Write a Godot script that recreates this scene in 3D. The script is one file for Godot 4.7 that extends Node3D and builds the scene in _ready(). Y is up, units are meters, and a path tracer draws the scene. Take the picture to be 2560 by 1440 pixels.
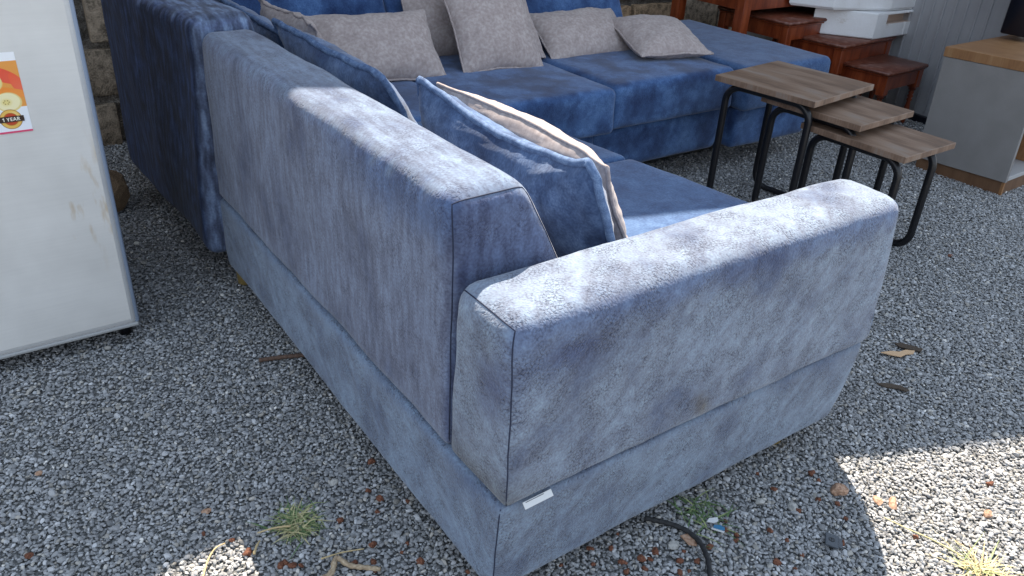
extends Node3D

# ---------------------------------------------------------------- helpers
var rng := RandomNumberGenerator.new()
var wob := FastNoiseLite.new()
var M := {}

func numbered(parent: Node, called: String) -> String:
	if not parent.has_node(NodePath(called)):
		return called
	var n := 1
	while parent.has_node(NodePath("%s_%03d" % [called, n])):
		n += 1
	return "%s_%03d" % [called, n]

func tag(o: Node3D, label: String, category := "", group := "", kind := "") -> Node3D:
	if label != "": o.set_meta("label", label)
	if category != "": o.set_meta("category", category)
	if group != "": o.set_meta("group", group)
	if kind != "": o.set_meta("kind", kind)
	return o

func thing(called: String, label: String, category: String, at := Vector3.ZERO, turn := 0.0, group := "") -> Node3D:
	var o := Node3D.new()
	o.name = numbered(self, called)
	add_child(o, true)
	o.position = at
	o.rotation.y = turn
	tag(o, label, category, group)
	return o

func put(called: String, mesh: Mesh, mat: Material, parent: Node3D = self) -> MeshInstance3D:
	var o := MeshInstance3D.new()
	o.name = numbered(parent, called)
	o.mesh = mesh
	o.material_override = mat
	parent.add_child(o, true)
	return o

func begin(smooth := true) -> SurfaceTool:
	var st := SurfaceTool.new()
	st.begin(Mesh.PRIMITIVE_TRIANGLES)
	st.set_smooth_group(0 if smooth else -1)
	return st

func done(st: SurfaceTool) -> ArrayMesh:
	st.generate_normals()
	return st.commit()

func tri(st: SurfaceTool, a: Vector3, b: Vector3, c: Vector3) -> void:
	st.add_vertex(a); st.add_vertex(b); st.add_vertex(c)

# a, b, c, d counter-clockwise seen from outside
func quad(st: SurfaceTool, a: Vector3, b: Vector3, c: Vector3, d: Vector3) -> void:
	tri(st, a, c, b)
	tri(st, a, d, c)

func steps(h: float, r: float, cell: float) -> PackedFloat32Array:
	var out := PackedFloat32Array()
	var n := 4
	for i in n: out.append(-h + r * (1.0 - cos(PI / 2 * i / n)))
	var m := maxi(1, ceili((2 * h - 2 * r) / cell))
	for i in m + 1: out.append(-h + r + (2 * h - 2 * r) * i / m)
	for i in range(n - 1, -1, -1): out.append(h - r * (1.0 - cos(PI / 2 * i / n)))
	return out

# a rounded box: c centre, h half size, rt / rb radius of the upper and lower edges, f bends the finished point
func rb_make(c: Vector3, h: Vector3, rt: float, rb: float, f = null) -> Dictionary:
	return {"c": c, "h": h, "rt": rt, "rb": rb, "f": f}

func rb_point(b: Dictionary, p: Vector3) -> Vector3:
	var h: Vector3 = b.h
	var big: float = maxf(b.rt, b.rb)
	var t := clampf((p.y + h.y - big) / maxf(2 * h.y - 2 * big, 1e-5), 0, 1)
	var r: float = lerpf(b.rb, b.rt, t)
	var q := Vector3(clampf(p.x, -h.x + r, h.x - r), clampf(p.y, -h.y + r, h.y - r), clampf(p.z, -h.z + r, h.z - r))
	var d := p - q
	if d.length() > 1e-6:
		q += d.normalized() * r
	q += b.c
	var f = b.f
	return f.call(q) if f != null else q

func rb_mesh(st: SurfaceTool, b: Dictionary, cell: float) -> void:
	var h: Vector3 = b.h
	var r: float = maxf(b.rt, b.rb)
	var ax := [steps(h.x, r, cell), steps(h.y, r, cell), steps(h.z, r, cell)]
	for a in 3:
		var bb := (a + 1) % 3
		var cc := (a + 2) % 3
		var us: PackedFloat32Array = ax[bb]
		var vs: PackedFloat32Array = ax[cc]
		for s in [-1.0, 1.0]:
			var pts := []
			for u in us:
				var row := PackedVector3Array()
				for v in vs:
					var p := Vector3.ZERO
					p[a] = s * h[a]
					p[bb] = u
					p[cc] = v
					row.append(rb_point(b, p))
				pts.append(row)
			for i in us.size() - 1:
				for j in vs.size() - 1:
					if s > 0: quad(st, pts[i][j], pts[i + 1][j], pts[i + 1][j + 1], pts[i][j + 1])
					else: quad(st, pts[i][j], pts[i][j + 1], pts[i + 1][j + 1], pts[i + 1][j])

func soft(c: Vector3, h: Vector3, rt: float, rb: float, cell := 0.02, f = null) -> ArrayMesh:
	var st := begin()
	rb_mesh(st, rb_make(c, h, rt, rb, f), cell)
	return done(st)

# the same mesh with a colour at every corner
func tinted(m: ArrayMesh, f) -> ArrayMesh:
	var d := m.surface_get_arrays(0)
	var v: PackedVector3Array = d[Mesh.ARRAY_VERTEX]
	var c := PackedColorArray()
	c.resize(v.size())
	for i in v.size(): c[i] = f.call(v[i])
	d[Mesh.ARRAY_COLOR] = c
	var out := ArrayMesh.new()
	out.add_surface_from_arrays(Mesh.PRIMITIVE_TRIANGLES, d)
	return out

# seam along cube edges of a rounded box
func rb_seam(b: Dictionary, corners: Array, r: float) -> ArrayMesh:
	var path := PackedVector3Array()
	for i in corners.size() - 1:
		var p: Vector3 = corners[i]
		var q: Vector3 = corners[i + 1]
		var n := maxi(6, int(p.distance_to(q) / 0.02))
		for k in n + 1:
			if k == 0 and i > 0: continue
			path.append(rb_point(b, p.lerp(q, float(k) / n)))
	var st := begin()
	tube(st, path, r, 6)
	return done(st)

func box(c: Vector3, size: Vector3, bevel := 0.0) -> ArrayMesh:
	var st := begin(bevel > 0.004)
	var h := size / 2
	if bevel <= 0.0:
		bevel = 0.0005
	var b := minf(bevel, minf(h.x, minf(h.y, h.z)) * 0.9)
	# chamfered box
	var pts := func(s: Vector3, a: int) -> Vector3:
		var p := Vector3(s.x * (h.x - b), s.y * (h.y - b), s.z * (h.z - b))
		p[a] = s[a] * h[a]
		return p + c
	for a in 3:
		var u := (a + 1) % 3
		var v := (a + 2) % 3
		for s in [-1.0, 1.0]:
			var k := []
			for e in [[-1, -1], [1, -1], [1, 1], [-1, 1]]:
				var g := Vector3.ZERO
				g[a] = s; g[u] = e[0]; g[v] = e[1]
				k.append(pts.call(g, a))
			if s > 0: quad(st, k[0], k[1], k[2], k[3])
			else: quad(st, k[0], k[3], k[2], k[1])
		# edges along axis a
		for su in [-1.0, 1.0]:
			for sv in [-1.0, 1.0]:
				var g0 := Vector3.ZERO
				g0[a] = -1; g0[u] = su; g0[v] = sv
				var g1 := g0
				g1[a] = 1
				var e0: Vector3 = pts.call(g0, u)
				var e1: Vector3 = pts.call(g1, u)
				var e2: Vector3 = pts.call(g1, v)
				var e3: Vector3 = pts.call(g0, v)
				if su * sv > 0: quad(st, e0, e3, e2, e1)
				else: quad(st, e0, e1, e2, e3)
	for sx in [-1.0, 1.0]:
		for sy in [-1.0, 1.0]:
			for sz in [-1.0, 1.0]:
				var g := Vector3(sx, sy, sz)
				if sx * sy * sz > 0: tri(st, pts.call(g, 0), pts.call(g, 2), pts.call(g, 1))
				else: tri(st, pts.call(g, 0), pts.call(g, 1), pts.call(g, 2))
	return done(st)

func tube(st: SurfaceTool, path: PackedVector3Array, r, sides := 8, closed := false) -> void:
	var n := path.size()
	var rings := []
	var up := Vector3.UP
	for i in n:
		var t: Vector3
		if closed: t = path[(i + 1) % n] - path[(i - 1 + n) % n]
		else: t = path[mini(i + 1, n - 1)] - path[maxi(i - 1, 0)]
		t = t.normalized()
		if i == 0: up = Vector3.UP if absf(t.y) < 0.8 else Vector3.RIGHT
		var side := t.cross(up).normalized()
		up = side.cross(t).normalized()
		var rr: float = r[i] if r is PackedFloat32Array else r
		var ring := PackedVector3Array()
		for k in sides:
			var a := TAU * k / sides
			ring.append(path[i] + (side * cos(a) + up * sin(a)) * rr)
		rings.append(ring)
	for i in (n if closed else n - 1):
		var a: PackedVector3Array = rings[i]
		var b: PackedVector3Array = rings[(i + 1) % n]
		for k in sides:
			var l := (k + 1) % sides
			quad(st, a[k], b[k], b[l], a[l])
	if not closed:
		for k in range(1, sides - 1):
			tri(st, rings[0][0], rings[0][k + 1], rings[0][k])
			tri(st, rings[n - 1][0], rings[n - 1][k], rings[n - 1][k + 1])

func tube_mesh(path: PackedVector3Array, r, sides := 8, closed := false) -> ArrayMesh:
	var st := begin()
	tube(st, path, r, sides, closed)
	return done(st)

func curve(pts: Array, cell := 0.01) -> PackedVector3Array:
	var c := Curve3D.new()
	c.bake_interval = cell
	for i in pts.size():
		var p: Vector3 = pts[i]
		var t: Vector3 = (pts[mini(i + 1, pts.size() - 1)] - pts[maxi(i - 1, 0)]) / 6.0
		c.add_point(p, -t, t)
	return c.get_baked_points()

# profile: Vector2(radius, height)
func lathe(st: SurfaceTool, profile: Array, at: Vector3, sides := 14) -> void:
	for i in profile.size() - 1:
		var p: Vector2 = profile[i]
		var q: Vector2 = profile[i + 1]
		for k in sides:
			var a := TAU * k / sides
			var b := TAU * (k + 1) / sides
			var ca := Vector3(cos(a), 0, -sin(a))
			var cb := Vector3(cos(b), 0, -sin(b))
			var y0 := Vector3(0, p.y, 0)
			var y1 := Vector3(0, q.y, 0)
			quad(st, at + ca * p.x + y0, at + cb * p.x + y0, at + cb * q.x + y1, at + ca * q.x + y1)

# footprint (x, z) between two heights with a chamfer
func prism(pts: PackedVector2Array, y0: float, y1: float, b := 0.004, f = null) -> ArrayMesh:
	var st := begin(false)
	if Geometry2D.is_polygon_clockwise(pts):
		pts.reverse()
	var mid := Vector2.ZERO
	for p in pts: mid += p
	mid /= pts.size()
	var n := pts.size()
	var rings := []
	for l in [[y0, b], [y0 + b, 0.0], [y1 - b, 0.0], [y1, b]]:
		var ring := PackedVector3Array()
		for p in pts:
			var q: Vector2 = p + (mid - p).normalized() * l[1]
			var v := Vector3(q.x, l[0], q.y)
			ring.append(f.call(v) if f != null else v)
		rings.append(ring)
	for l in 3:
		for i in n:
			var j := (i + 1) % n
			quad(st, rings[l][j], rings[l][i], rings[l + 1][i], rings[l + 1][j])
	var t := Geometry2D.triangulate_polygon(pts)
	for i in range(0, t.size(), 3):
		var k := [t[i], t[i + 1], t[i + 2]]
		var up: bool = (rings[3][k[1]] - rings[3][k[0]]).cross(rings[3][k[2]] - rings[3][k[0]]).y > 0
		if up:
			tri(st, rings[3][k[0]], rings[3][k[2]], rings[3][k[1]])
			tri(st, rings[0][k[0]], rings[0][k[1]], rings[0][k[2]])
		else:
			tri(st, rings[3][k[0]], rings[3][k[1]], rings[3][k[2]])
			tri(st, rings[0][k[0]], rings[0][k[2]], rings[0][k[1]])
	return done(st)

func ico(sub: int) -> Array:
	var t := (1.0 + sqrt(5.0)) / 2.0
	var v := [Vector3(-1, t, 0), Vector3(1, t, 0), Vector3(-1, -t, 0), Vector3(1, -t, 0), Vector3(0, -1, t), Vector3(0, 1, t), Vector3(0, -1, -t), Vector3(0, 1, -t), Vector3(t, 0, -1), Vector3(t, 0, 1), Vector3(-t, 0, -1), Vector3(-t, 0, 1)]
	var f := [0, 11, 5, 0, 5, 1, 0, 1, 7, 0, 7, 10, 0, 10, 11, 1, 5, 9, 5, 11, 4, 11, 10, 2, 10, 7, 6, 7, 1, 8, 3, 9, 4, 3, 4, 2, 3, 2, 6, 3, 6, 8, 3, 8, 9, 4, 9, 5, 2, 4, 11, 6, 2, 10, 8, 6, 7, 9, 8, 1]
	var tris := []
	for i in range(0, f.size(), 3):
		tris.append([v[f[i]].normalized(), v[f[i + 1]].normalized(), v[f[i + 2]].normalized()])
	for s in sub:
		var nx := []
		for q in tris:
			var a: Vector3 = (q[0] + q[1]).normalized()
			var b: Vector3 = (q[1] + q[2]).normalized()
			var c: Vector3 = (q[2] + q[0]).normalized()
			nx.append_array([[q[0], a, c], [q[1], b, a], [q[2], c, b], [a, b, c]])
		tris = nx
	return tris

# an angular stone cut by random planes, half size 1
func stone(seed_: int, cuts: int, sub := 1, smooth := false, rough := 0.0) -> ArrayMesh:
	var r := RandomNumberGenerator.new()
	r.seed = seed_
	var planes := []
	for i in cuts:
		var n := Vector3(r.randf_range(-1, 1), r.randf_range(-1, 1), r.randf_range(-1, 1)).normalized()
		planes.append([n, r.randf_range(0.52, 0.85)])
	var st := begin(smooth)
	var nz := FastNoiseLite.new()
	nz.seed = seed_
	nz.frequency = 1.2
	for t in ico(sub):
		var o := []
		for p in t:
			var d := 1.0
			for pl in planes:
				var k: float = p.dot(pl[0])
				if k > 0.05: d = minf(d, pl[1] / k)
			o.append(p * (d * (1.0 + rough * nz.get_noise_3dv(p))))
		tri(st, o[0], o[2], o[1])
	return done(st)

# ---------------------------------------------------------------- textures
func noise_bytes(w: int, h: int, freq: float, oct: int, seed_: int, type := FastNoiseLite.TYPE_SIMPLEX_SMOOTH, warp := 0.0, ret := -1) -> PackedByteArray:
	var n := FastNoiseLite.new()
	n.noise_type = type
	n.frequency = freq
	n.fractal_type = FastNoiseLite.FRACTAL_FBM if oct > 1 else FastNoiseLite.FRACTAL_NONE
	n.fractal_octaves = oct
	n.seed = seed_
	if ret >= 0:
		n.cellular_return_type = ret
	if warp > 0:
		n.domain_warp_enabled = true
		n.domain_warp_amplitude = warp
		n.domain_warp_frequency = freq
	var im := n.get_seamless_image(w, h)
	im.convert(Image.FORMAT_L8)
	return im.get_data()

func stretched(w: int, h: int, sw: int, sh: int, freq: float, oct: int, seed_: int) -> PackedByteArray:
	var n := FastNoiseLite.new()
	n.noise_type = FastNoiseLite.TYPE_SIMPLEX_SMOOTH
	n.frequency = freq
	n.fractal_octaves = oct
	n.seed = seed_
	var im := n.get_seamless_image(sw, sh)
	im.convert(Image.FORMAT_L8)
	im.resize(w, h, Image.INTERPOLATE_CUBIC)
	return im.get_data()

# each row moved sideways so that strokes lean 45 degrees, still seamless
func sheared(b: PackedByteArray, n: int) -> PackedByteArray:
	var out := PackedByteArray()
	for y in n:
		var row := b.slice(y * n, y * n + n)
		out.append_array(row.slice(y))
		out.append_array(row.slice(0, y))
	return out

# layers: [bytes, weight, contrast]; ramp of colours over 0..1
func paint(w: int, h: int, layers: Array, ramp: Gradient, gain := 1.0) -> ImageTexture:
	var lut := PackedColorArray()
	for i in 256: lut.append(ramp.sample(i / 255.0))
	var lr := PackedByteArray(); lr.resize(256)
	var lg := PackedByteArray(); lg.resize(256)
	var lb := PackedByteArray(); lb.resize(256)
	for i in 256:
		lr[i] = int(lut[i].r * 255.0); lg[i] = int(lut[i].g * 255.0); lb[i] = int(lut[i].b * 255.0)
	var out := PackedByteArray()
	out.resize(w * h * 3)
	while layers.size() < 4:
		layers.append([layers[0][0], 0.0])
	var l0: PackedByteArray = layers[0][0]
	var l1: PackedByteArray = layers[1][0]
	var l2: PackedByteArray = layers[2][0]
	var l3: PackedByteArray = layers[3][0]
	var w0: float = layers[0][1] * gain
	var w1: float = layers[1][1] * gain
	var w2: float = layers[2][1] * gain
	var w3: float = layers[3][1] * gain
	for i in w * h:
		var k := clampi(int(128.0 + (l0[i] - 128) * w0 + (l1[i] - 128) * w1 + (l2[i] - 128) * w2 + (l3[i] - 200) * w3), 0, 255)
		out[i * 3] = lr[k]; out[i * 3 + 1] = lg[k]; out[i * 3 + 2] = lb[k]
	return ImageTexture.create_from_image(Image.create_from_data(w, h, false, Image.FORMAT_RGB8, out))

func grey(w: int, h: int, layers: Array) -> ImageTexture:
	var g := Gradient.new()
	g.set_color(0, Color.BLACK); g.set_color(1, Color.WHITE)
	return paint(w, h, layers, g)

func lin(r: float, g: float, b: float) -> Color:
	return Color(r, g, b).linear_to_srgb()

func ramp(stops: Array) -> Gradient:
	var g := Gradient.new()
	g.offsets = PackedFloat32Array(stops.map(func(s): return s[0]))
	g.colors = PackedColorArray(stops.map(func(s): return s[1]))
	return g

func mat(c: Color, rough := 0.8, metal := 0.0) -> StandardMaterial3D:
	var m := StandardMaterial3D.new()
	m.albedo_color = c
	m.roughness = rough
	m.metallic = metal
	return m

func triplanar(tex: Texture2D, scale: Vector3, rough := 0.8, bump: Texture2D = null, depth := 0.1) -> StandardMaterial3D:
	var m := StandardMaterial3D.new()
	m.albedo_texture = tex
	m.roughness = rough
	m.uv1_triplanar = true
	m.uv1_scale = scale
	m.uv1_triplanar_sharpness = 6.0
	if bump:
		m.heightmap_enabled = true
		m.heightmap_texture = bump
		m.heightmap_scale = depth
	return m

func materials() -> void:
	var big := noise_bytes(1024, 1024, 0.012, 4, 3, FastNoiseLite.TYPE_SIMPLEX_SMOOTH, 25.0)
	var big2 := noise_bytes(1024, 1024, 0.007, 5, 9, FastNoiseLite.TYPE_SIMPLEX_SMOOTH, 40.0)
	var mid := noise_bytes(1024, 1024, 0.022, 5, 17, FastNoiseLite.TYPE_SIMPLEX_SMOOTH, 30.0)
	var slant := sheared(stretched(1024, 1024, 1024, 480, 0.017, 5, 6), 1024)
	var streak := stretched(1024, 1024, 1024, 200, 0.03, 5, 5)
	var fine := noise_bytes(1024, 1024, 0.09, 3, 12)
	var crack := noise_bytes(1024, 1024, 0.085, 1, 21, FastNoiseLite.TYPE_CELLULAR, 14.0, FastNoiseLite.RETURN_DISTANCE2_SUB)
	# thin dark creases of the suede print, stronger in some places than in others
	var vein := PackedByteArray()
	vein.resize(crack.size())
	for i in crack.size():
		vein[i] = clampi(int(255.0 - maxf(0.0, 150.0 - crack[i] * 4.5) * clampf((big2[i] - 70) / 110.0, 0.0, 1.0) * 1.5), 0, 255)
	var crease := grey(1024, 1024, [[fine, 0.45], [big, 0.25], [mid, 0.2], [vein, 0.8]])
	var nap := grey(1024, 1024, [[fine, 0.8], [big, 0.6]])
	# worn, greyed blue of the near section
	var worn := paint(1024, 1024, [[streak, 0.46], [mid, 0.26], [fine, 0.42], [vein, 0.45]], ramp([[0.0, lin(0.055, 0.068, 0.11)], [0.35, lin(0.110, 0.122, 0.178)], [0.55, lin(0.150, 0.175, 0.248)], [0.78, lin(0.198, 0.240, 0.335)], [1.0, lin(0.265, 0.335, 0.425)]]))
	var worn_arm := paint(1024, 1024, [[slant, 0.30], [mid, 0.32], [fine, 0.45], [vein, 0.72]], ramp([[0.0, lin(0.065, 0.08, 0.12)], [0.35, lin(0.132, 0.15, 0.195)], [0.55, lin(0.180, 0.212, 0.276)], [0.78, lin(0.226, 0.282, 0.362)], [1.0, lin(0.29, 0.37, 0.445)]]))
	var blue := paint(1024, 1024, [[big2, 0.4], [mid, 0.3], [fine, 0.35]], ramp([[0.0, lin(0.025, 0.05, 0.13)], [0.35, lin(0.042, 0.09, 0.21)], [0.6, lin(0.07, 0.14, 0.29)], [1.0, lin(0.14, 0.24, 0.42)]]))
	var faded := paint(1024, 1024, [[big2, 0.6], [mid, 0.4], [fine, 0.4], [vein, 0.2]], ramp([[0.0, lin(0.035, 0.06, 0.13)], [0.4, lin(0.075, 0.125, 0.235)], [0.6, lin(0.115, 0.18, 0.31)], [1.0, lin(0.22, 0.31, 0.46)]]), 1.1)
	var navy := paint(1024, 1024, [[streak, 0.9], [big, 0.6], [fine, 0.2]], ramp([[0.0, lin(0.004, 0.008, 0.024)], [0.5, lin(0.009, 0.018, 0.052)], [0.7, lin(0.02, 0.034, 0.082)], [1.0, lin(0.06, 0.085, 0.16)]]), 1.1)
	var tan := paint(1024, 1024, [[mid, 0.5], [big2, 0.3], [fine, 0.12]], ramp([[0.0, lin(0.24, 0.195, 0.18)], [0.45, lin(0.375, 0.31, 0.29)], [0.65, lin(0.45, 0.385, 0.36)], [1.0, lin(0.56, 0.50, 0.475)]]))
	M.worn = triplanar(worn, Vector3(1.55, 1.55, 1.55), 0.85, crease, 0.10)
	M.arm = triplanar(worn_arm, Vector3(1.7, 1.7, 1.7), 0.85, crease, 0.22)
	M.arm.vertex_color_use_as_albedo = true
	M.worn.vertex_color_use_as_albedo = true
	M.blue = triplanar(blue, Vector3(1.3, 1.3, 1.3), 0.85, nap, 0.06)
	M.faded = triplanar(faded, Vector3(1.5, 1.5, 1.5), 0.85, nap, 0.06)
	M.painted_sheen = triplanar(paint(1024, 1024, [[streak, 0.9], [big, 0.4], [fine, 0.25]], ramp([[0.0, lin(0.05, 0.05, 0.07)], [0.45, lin(0.13, 0.14, 0.20)], [0.65, lin(0.20, 0.23, 0.32)], [1.0, lin(0.36, 0.40, 0.5)]])), Vector3(1.3, 1.3, 1.3), 0.85, nap, 0.06)
	M.painted_sheen.vertex_color_use_as_albedo = true  # corner cover, tinted per vertex with a painted sheen on top
	M.navy = triplanar(navy, Vector3(1.2, 1.2, 1.2), 0.85, nap, 0.06)
	M.tan = triplanar(tan, Vector3(2.6, 2.6, 2.6), 0.9, nap, 0.015)
	for k in ["worn", "arm", "blue", "navy", "faded", "painted_sheen"]:
		var m: StandardMaterial3D = M[k]
		m.rim_enabled = true
		m.rim = 0.5 if k != "navy" and k != "painted_sheen" else 0.2
		m.rim_tint = 0.3
		m.metallic_specular = 0.25
	# broad, faint patches over several hand widths: brushed nap and wear
	var wide := noise_bytes(512, 512, 0.014, 4, 23, FastNoiseLite.TYPE_SIMPLEX_SMOOTH, 30.0)
	var wide2 := noise_bytes(512, 512, 0.03, 3, 27, FastNoiseLite.TYPE_SIMPLEX_SMOOTH, 20.0)
	var patches := paint(512, 512, [[wide, 1.0], [wide2, 0.5]], ramp([[0.0, lin(0.42, 0.44, 0.55)], [0.28, lin(0.70, 0.69, 0.73)], [0.5, lin(0.90, 0.89, 0.895)], [0.68, lin(1, 1, 1)], [1.0, lin(1, 1, 1)]]))
	var patches_blue := paint(512, 512, [[wide, 1.2], [wide2, 0.6]], ramp([[0.0, lin(0.30, 0.33, 0.42)], [0.35, lin(0.52, 0.55, 0.62)], [0.65, lin(0.95, 0.97, 1.0)], [1.0, lin(1, 1, 1)]]))
	for k in ["worn", "arm", "blue", "faded"]:
		var m: StandardMaterial3D = M[k]
		m.detail_enabled = true
		m.detail_blend_mode = BaseMaterial3D.BLEND_MODE_MUL
		m.detail_albedo = patches if k in ["worn", "arm"] else patches_blue
		m.detail_uv_layer = BaseMaterial3D.DETAIL_UV_2
		m.uv2_triplanar = true
		m.uv2_scale = Vector3(0.55, 0.5, 0.55) if k != "worn" else Vector3(0.6, 0.35, 0.6)
		m.uv2_offset = Vector3(0.13, 0.31, 0.57) if k == "arm" else Vector3(0.4, 0.1, 0.2)
		m.uv2_triplanar_sharpness = 3.0
	M.blue_even = M.blue.duplicate()
	M.blue_even.detail_enabled = false
	M.blue_even.albedo_color = Color(0.98, 0.96, 0.94)
	M.tan.rim_enabled = true
	M.tan.rim = 0.3
	M.tan.rim_tint = 0.3
	M.tan.metallic_specular = 0.25
	M.seam = mat(lin(0.012, 0.018, 0.045), 0.8)
	M.blue_piping = triplanar(faded, Vector3(3, 3, 3), 0.85)
	M.tan_piping = triplanar(tan, Vector3(3, 3, 3), 0.85)
	M.gold = mat(lin(0.5, 0.36, 0.13), 0.38, 0.6)
	M.black_steel = mat(lin(0.008, 0.008, 0.010), 0.32)
	M.rubber = mat(lin(0.02, 0.02, 0.021), 0.75)
	M.plastic = mat(lin(0.06, 0.068, 0.08), 0.4)
	# wood of the tables: reclaimed boards, streaks along z
	var ws := stretched(512, 512, 512, 70, 0.02, 4, 31)
	var wb := stretched(512, 512, 512, 160, 0.008, 3, 33)
	var wf := stretched(512, 512, 512, 50, 0.12, 2, 34)
	var wood := paint(512, 512, [[ws, 0.3], [wb, 0.65], [wf, 0.3]], ramp([[0.0, lin(0.10, 0.066, 0.047)], [0.35, lin(0.19, 0.118, 0.078)], [0.55, lin(0.255, 0.168, 0.115)], [0.75, lin(0.265, 0.207, 0.17)], [1.0, lin(0.37, 0.285, 0.22)]]))
	M.board = triplanar(wood, Vector3(2.2, 2.2, 1.6), 0.5)
	var red := paint(512, 512, [[ws, 0.6], [wb, 0.6], [wf, 0.4]], ramp([[0.0, lin(0.09, 0.013, 0.004)], [0.5, lin(0.20, 0.038, 0.010)], [1.0, lin(0.30, 0.07, 0.024)]]))
	M.mahogany = triplanar(red, Vector3(2.5, 2.5, 2.5), 0.3)
	M.mahogany.clearcoat_enabled = true
	M.mahogany.clearcoat = 0.35
	M.mahogany.clearcoat_roughness = 0.25
	var dust := paint(512, 512, [[ws, 0.5], [noise_bytes(512, 512, 0.02, 4, 44), 0.9]], ramp([[0.0, lin(0.08, 0.017, 0.008)], [0.55, lin(0.14, 0.040, 0.021)], [1.0, lin(0.22, 0.12, 0.095)]]))
	M.mahogany_top = triplanar(dust, Vector3(2.5, 2.5, 2.5), 0.35)
	var oak := paint(512, 512, [[ws, 0.35], [wb, 0.5], [wf, 0.3]], ramp([[0.0, lin(0.20, 0.09, 0.035)], [0.5, lin(0.29, 0.145, 0.06)], [1.0, lin(0.36, 0.21, 0.10)]]))
	M.oak = triplanar(oak, Vector3(2.5, 2.5, 2.5), 0.5)
	var plinth := paint(512, 512, [[ws, 0.35], [wb, 0.5], [wf, 0.3]], ramp([[0.0, lin(0.10, 0.05, 0.025)], [0.5, lin(0.155, 0.08, 0.04)], [1.0, lin(0.2, 0.11, 0.06)]]))
	M.plinth = triplanar(plinth, Vector3(2.5, 2.5, 2.5), 0.5)
	var gpanel := paint(512, 512, [[noise_bytes(512, 512, 0.01, 4, 51), 0.5], [noise_bytes(512, 512, 0.3, 2, 52), 0.5]], ramp([[0.0, lin(0.20, 0.19, 0.18)], [1.0, lin(0.28, 0.265, 0.255)]]))
	M.grey_panel = triplanar(gpanel, Vector3(1.5, 1.5, 1.5), 0.55)
	M.inner_panel = mat(lin(0.42, 0.41, 0.40), 0.5)
	# foam
	var foam := paint(512, 512, [[noise_bytes(512, 512, 0.006, 4, 61), 0.7], [noise_bytes(512, 512, 0.12, 2, 62, FastNoiseLite.TYPE_CELLULAR), 0.3]], ramp([[0.0, lin(0.52, 0.46, 0.40)], [0.25, lin(0.70, 0.69, 0.68)], [1.0, lin(0.80, 0.80, 0.81)]]))
	M.foam = triplanar(foam, Vector3(2, 2, 2), 0.75, grey(512, 512, [[noise_bytes(512, 512, 0.1, 1, 63, FastNoiseLite.TYPE_CELLULAR), 0.8]]), 0.08)
	M.foam_stain = mat(lin(0.55, 0.42, 0.34), 0.8)
	# sheet metal
	var sheet := paint(512, 512, [[noise_bytes(512, 512, 0.008, 4, 71), 0.6], [stretched(512, 512, 512, 40, 0.05, 3, 72), 0.4]], ramp([[0.0, lin(0.30, 0.30, 0.31)], [1.0, lin(0.40, 0.40, 0.41)]]))
	M.sheet = triplanar(sheet, Vector3(1, 1, 1), 0.42)
	M.sheet.metallic = 0.1
	M.light_metal = mat(lin(0.5, 0.5, 0.5), 0.4, 0.3)
	M.black_case = mat(lin(0.006, 0.007, 0.014), 0.3)
	# fridge door: brushed silver with rust
	M.door = triplanar(paint(512, 512, [[stretched(512, 512, 12, 512, 0.2, 3, 81), 0.35], [noise_bytes(512, 512, 0.006, 4, 82), 0.5]], ramp([[0.0, lin(0.60, 0.59, 0.57)], [1.0, lin(0.72, 0.71, 0.69)]])), Vector3(1.1, 1.1, 1.1), 0.42)
	M.door.metallic = 0.25
	M.door_edge = mat(lin(0.30, 0.36, 0.46), 0.35, 0.3)
	M.gasket = mat(lin(0.36, 0.36, 0.35), 0.6)
	M.rust = triplanar(paint(256, 256, [[noise_bytes(256, 256, 0.03, 4, 84), 1.2]], ramp([[0.0, lin(0.26, 0.16, 0.085)], [1.0, lin(0.48, 0.40, 0.30)]])), Vector3(6, 6, 6), 0.8)
	# stone wall
	var rock_a := noise_bytes(512, 512, 0.012, 5, 91)
	var rock_b := noise_bytes(512, 512, 0.08, 3, 92)
	var rock_c := noise_bytes(512, 512, 0.03, 2, 93, FastNoiseLite.TYPE_CELLULAR)
	var rockbump := grey(512, 512, [[rock_a, 0.7], [rock_b, 0.5], [rock_c, 0.4]])
	M.block = []
	for k in 3:
		var t: Color = [lin(0.38, 0.25, 0.145), lin(0.33, 0.225, 0.135), lin(0.29, 0.225, 0.16)][k]
		var tl := t.srgb_to_linear()
		M.block.append(triplanar(paint(512, 512, [[rock_a, 0.8], [rock_b, 0.5], [rock_c, 0.4]], ramp([[0.0, lin(tl.r * 0.3, tl.g * 0.3, tl.b * 0.3)], [0.45, t], [1.0, lin(tl.r * 1.7, tl.g * 1.7, tl.b * 1.75)]])), Vector3(2.7, 2.7, 2.7), 0.95, rockbump, 0.45))
	M.mortar = triplanar(paint(512, 512, [[rock_a, 0.8], [rock_b, 0.8]], ramp([[0.0, lin(0.07, 0.06, 0.05)], [0.6, lin(0.21, 0.19, 0.165)], [1.0, lin(0.42, 0.40, 0.37)]])), Vector3(3, 3, 3), 0.95, rockbump, 0.6)
	# ground under the chips
	M.ground = triplanar(paint(512, 512, [[noise_bytes(512, 512, 0.09, 3, 101), 1.0], [noise_bytes(512, 512, 0.01, 3, 102), 0.4]], ramp([[0.0, lin(0.09, 0.09, 0.088)], [0.6, lin(0.19, 0.19, 0.186)], [1.0, lin(0.30, 0.30, 0.29)]])), Vector3(2.3, 2.3, 2.3), 0.95, rockbump, 0.8)
	M.ground.uv1_world_triplanar = true
	var chip := mat(Color.WHITE, 0.75)
	chip.vertex_color_use_as_albedo = true
	M.chip = chip
	M.rock = M.block[0]
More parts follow.
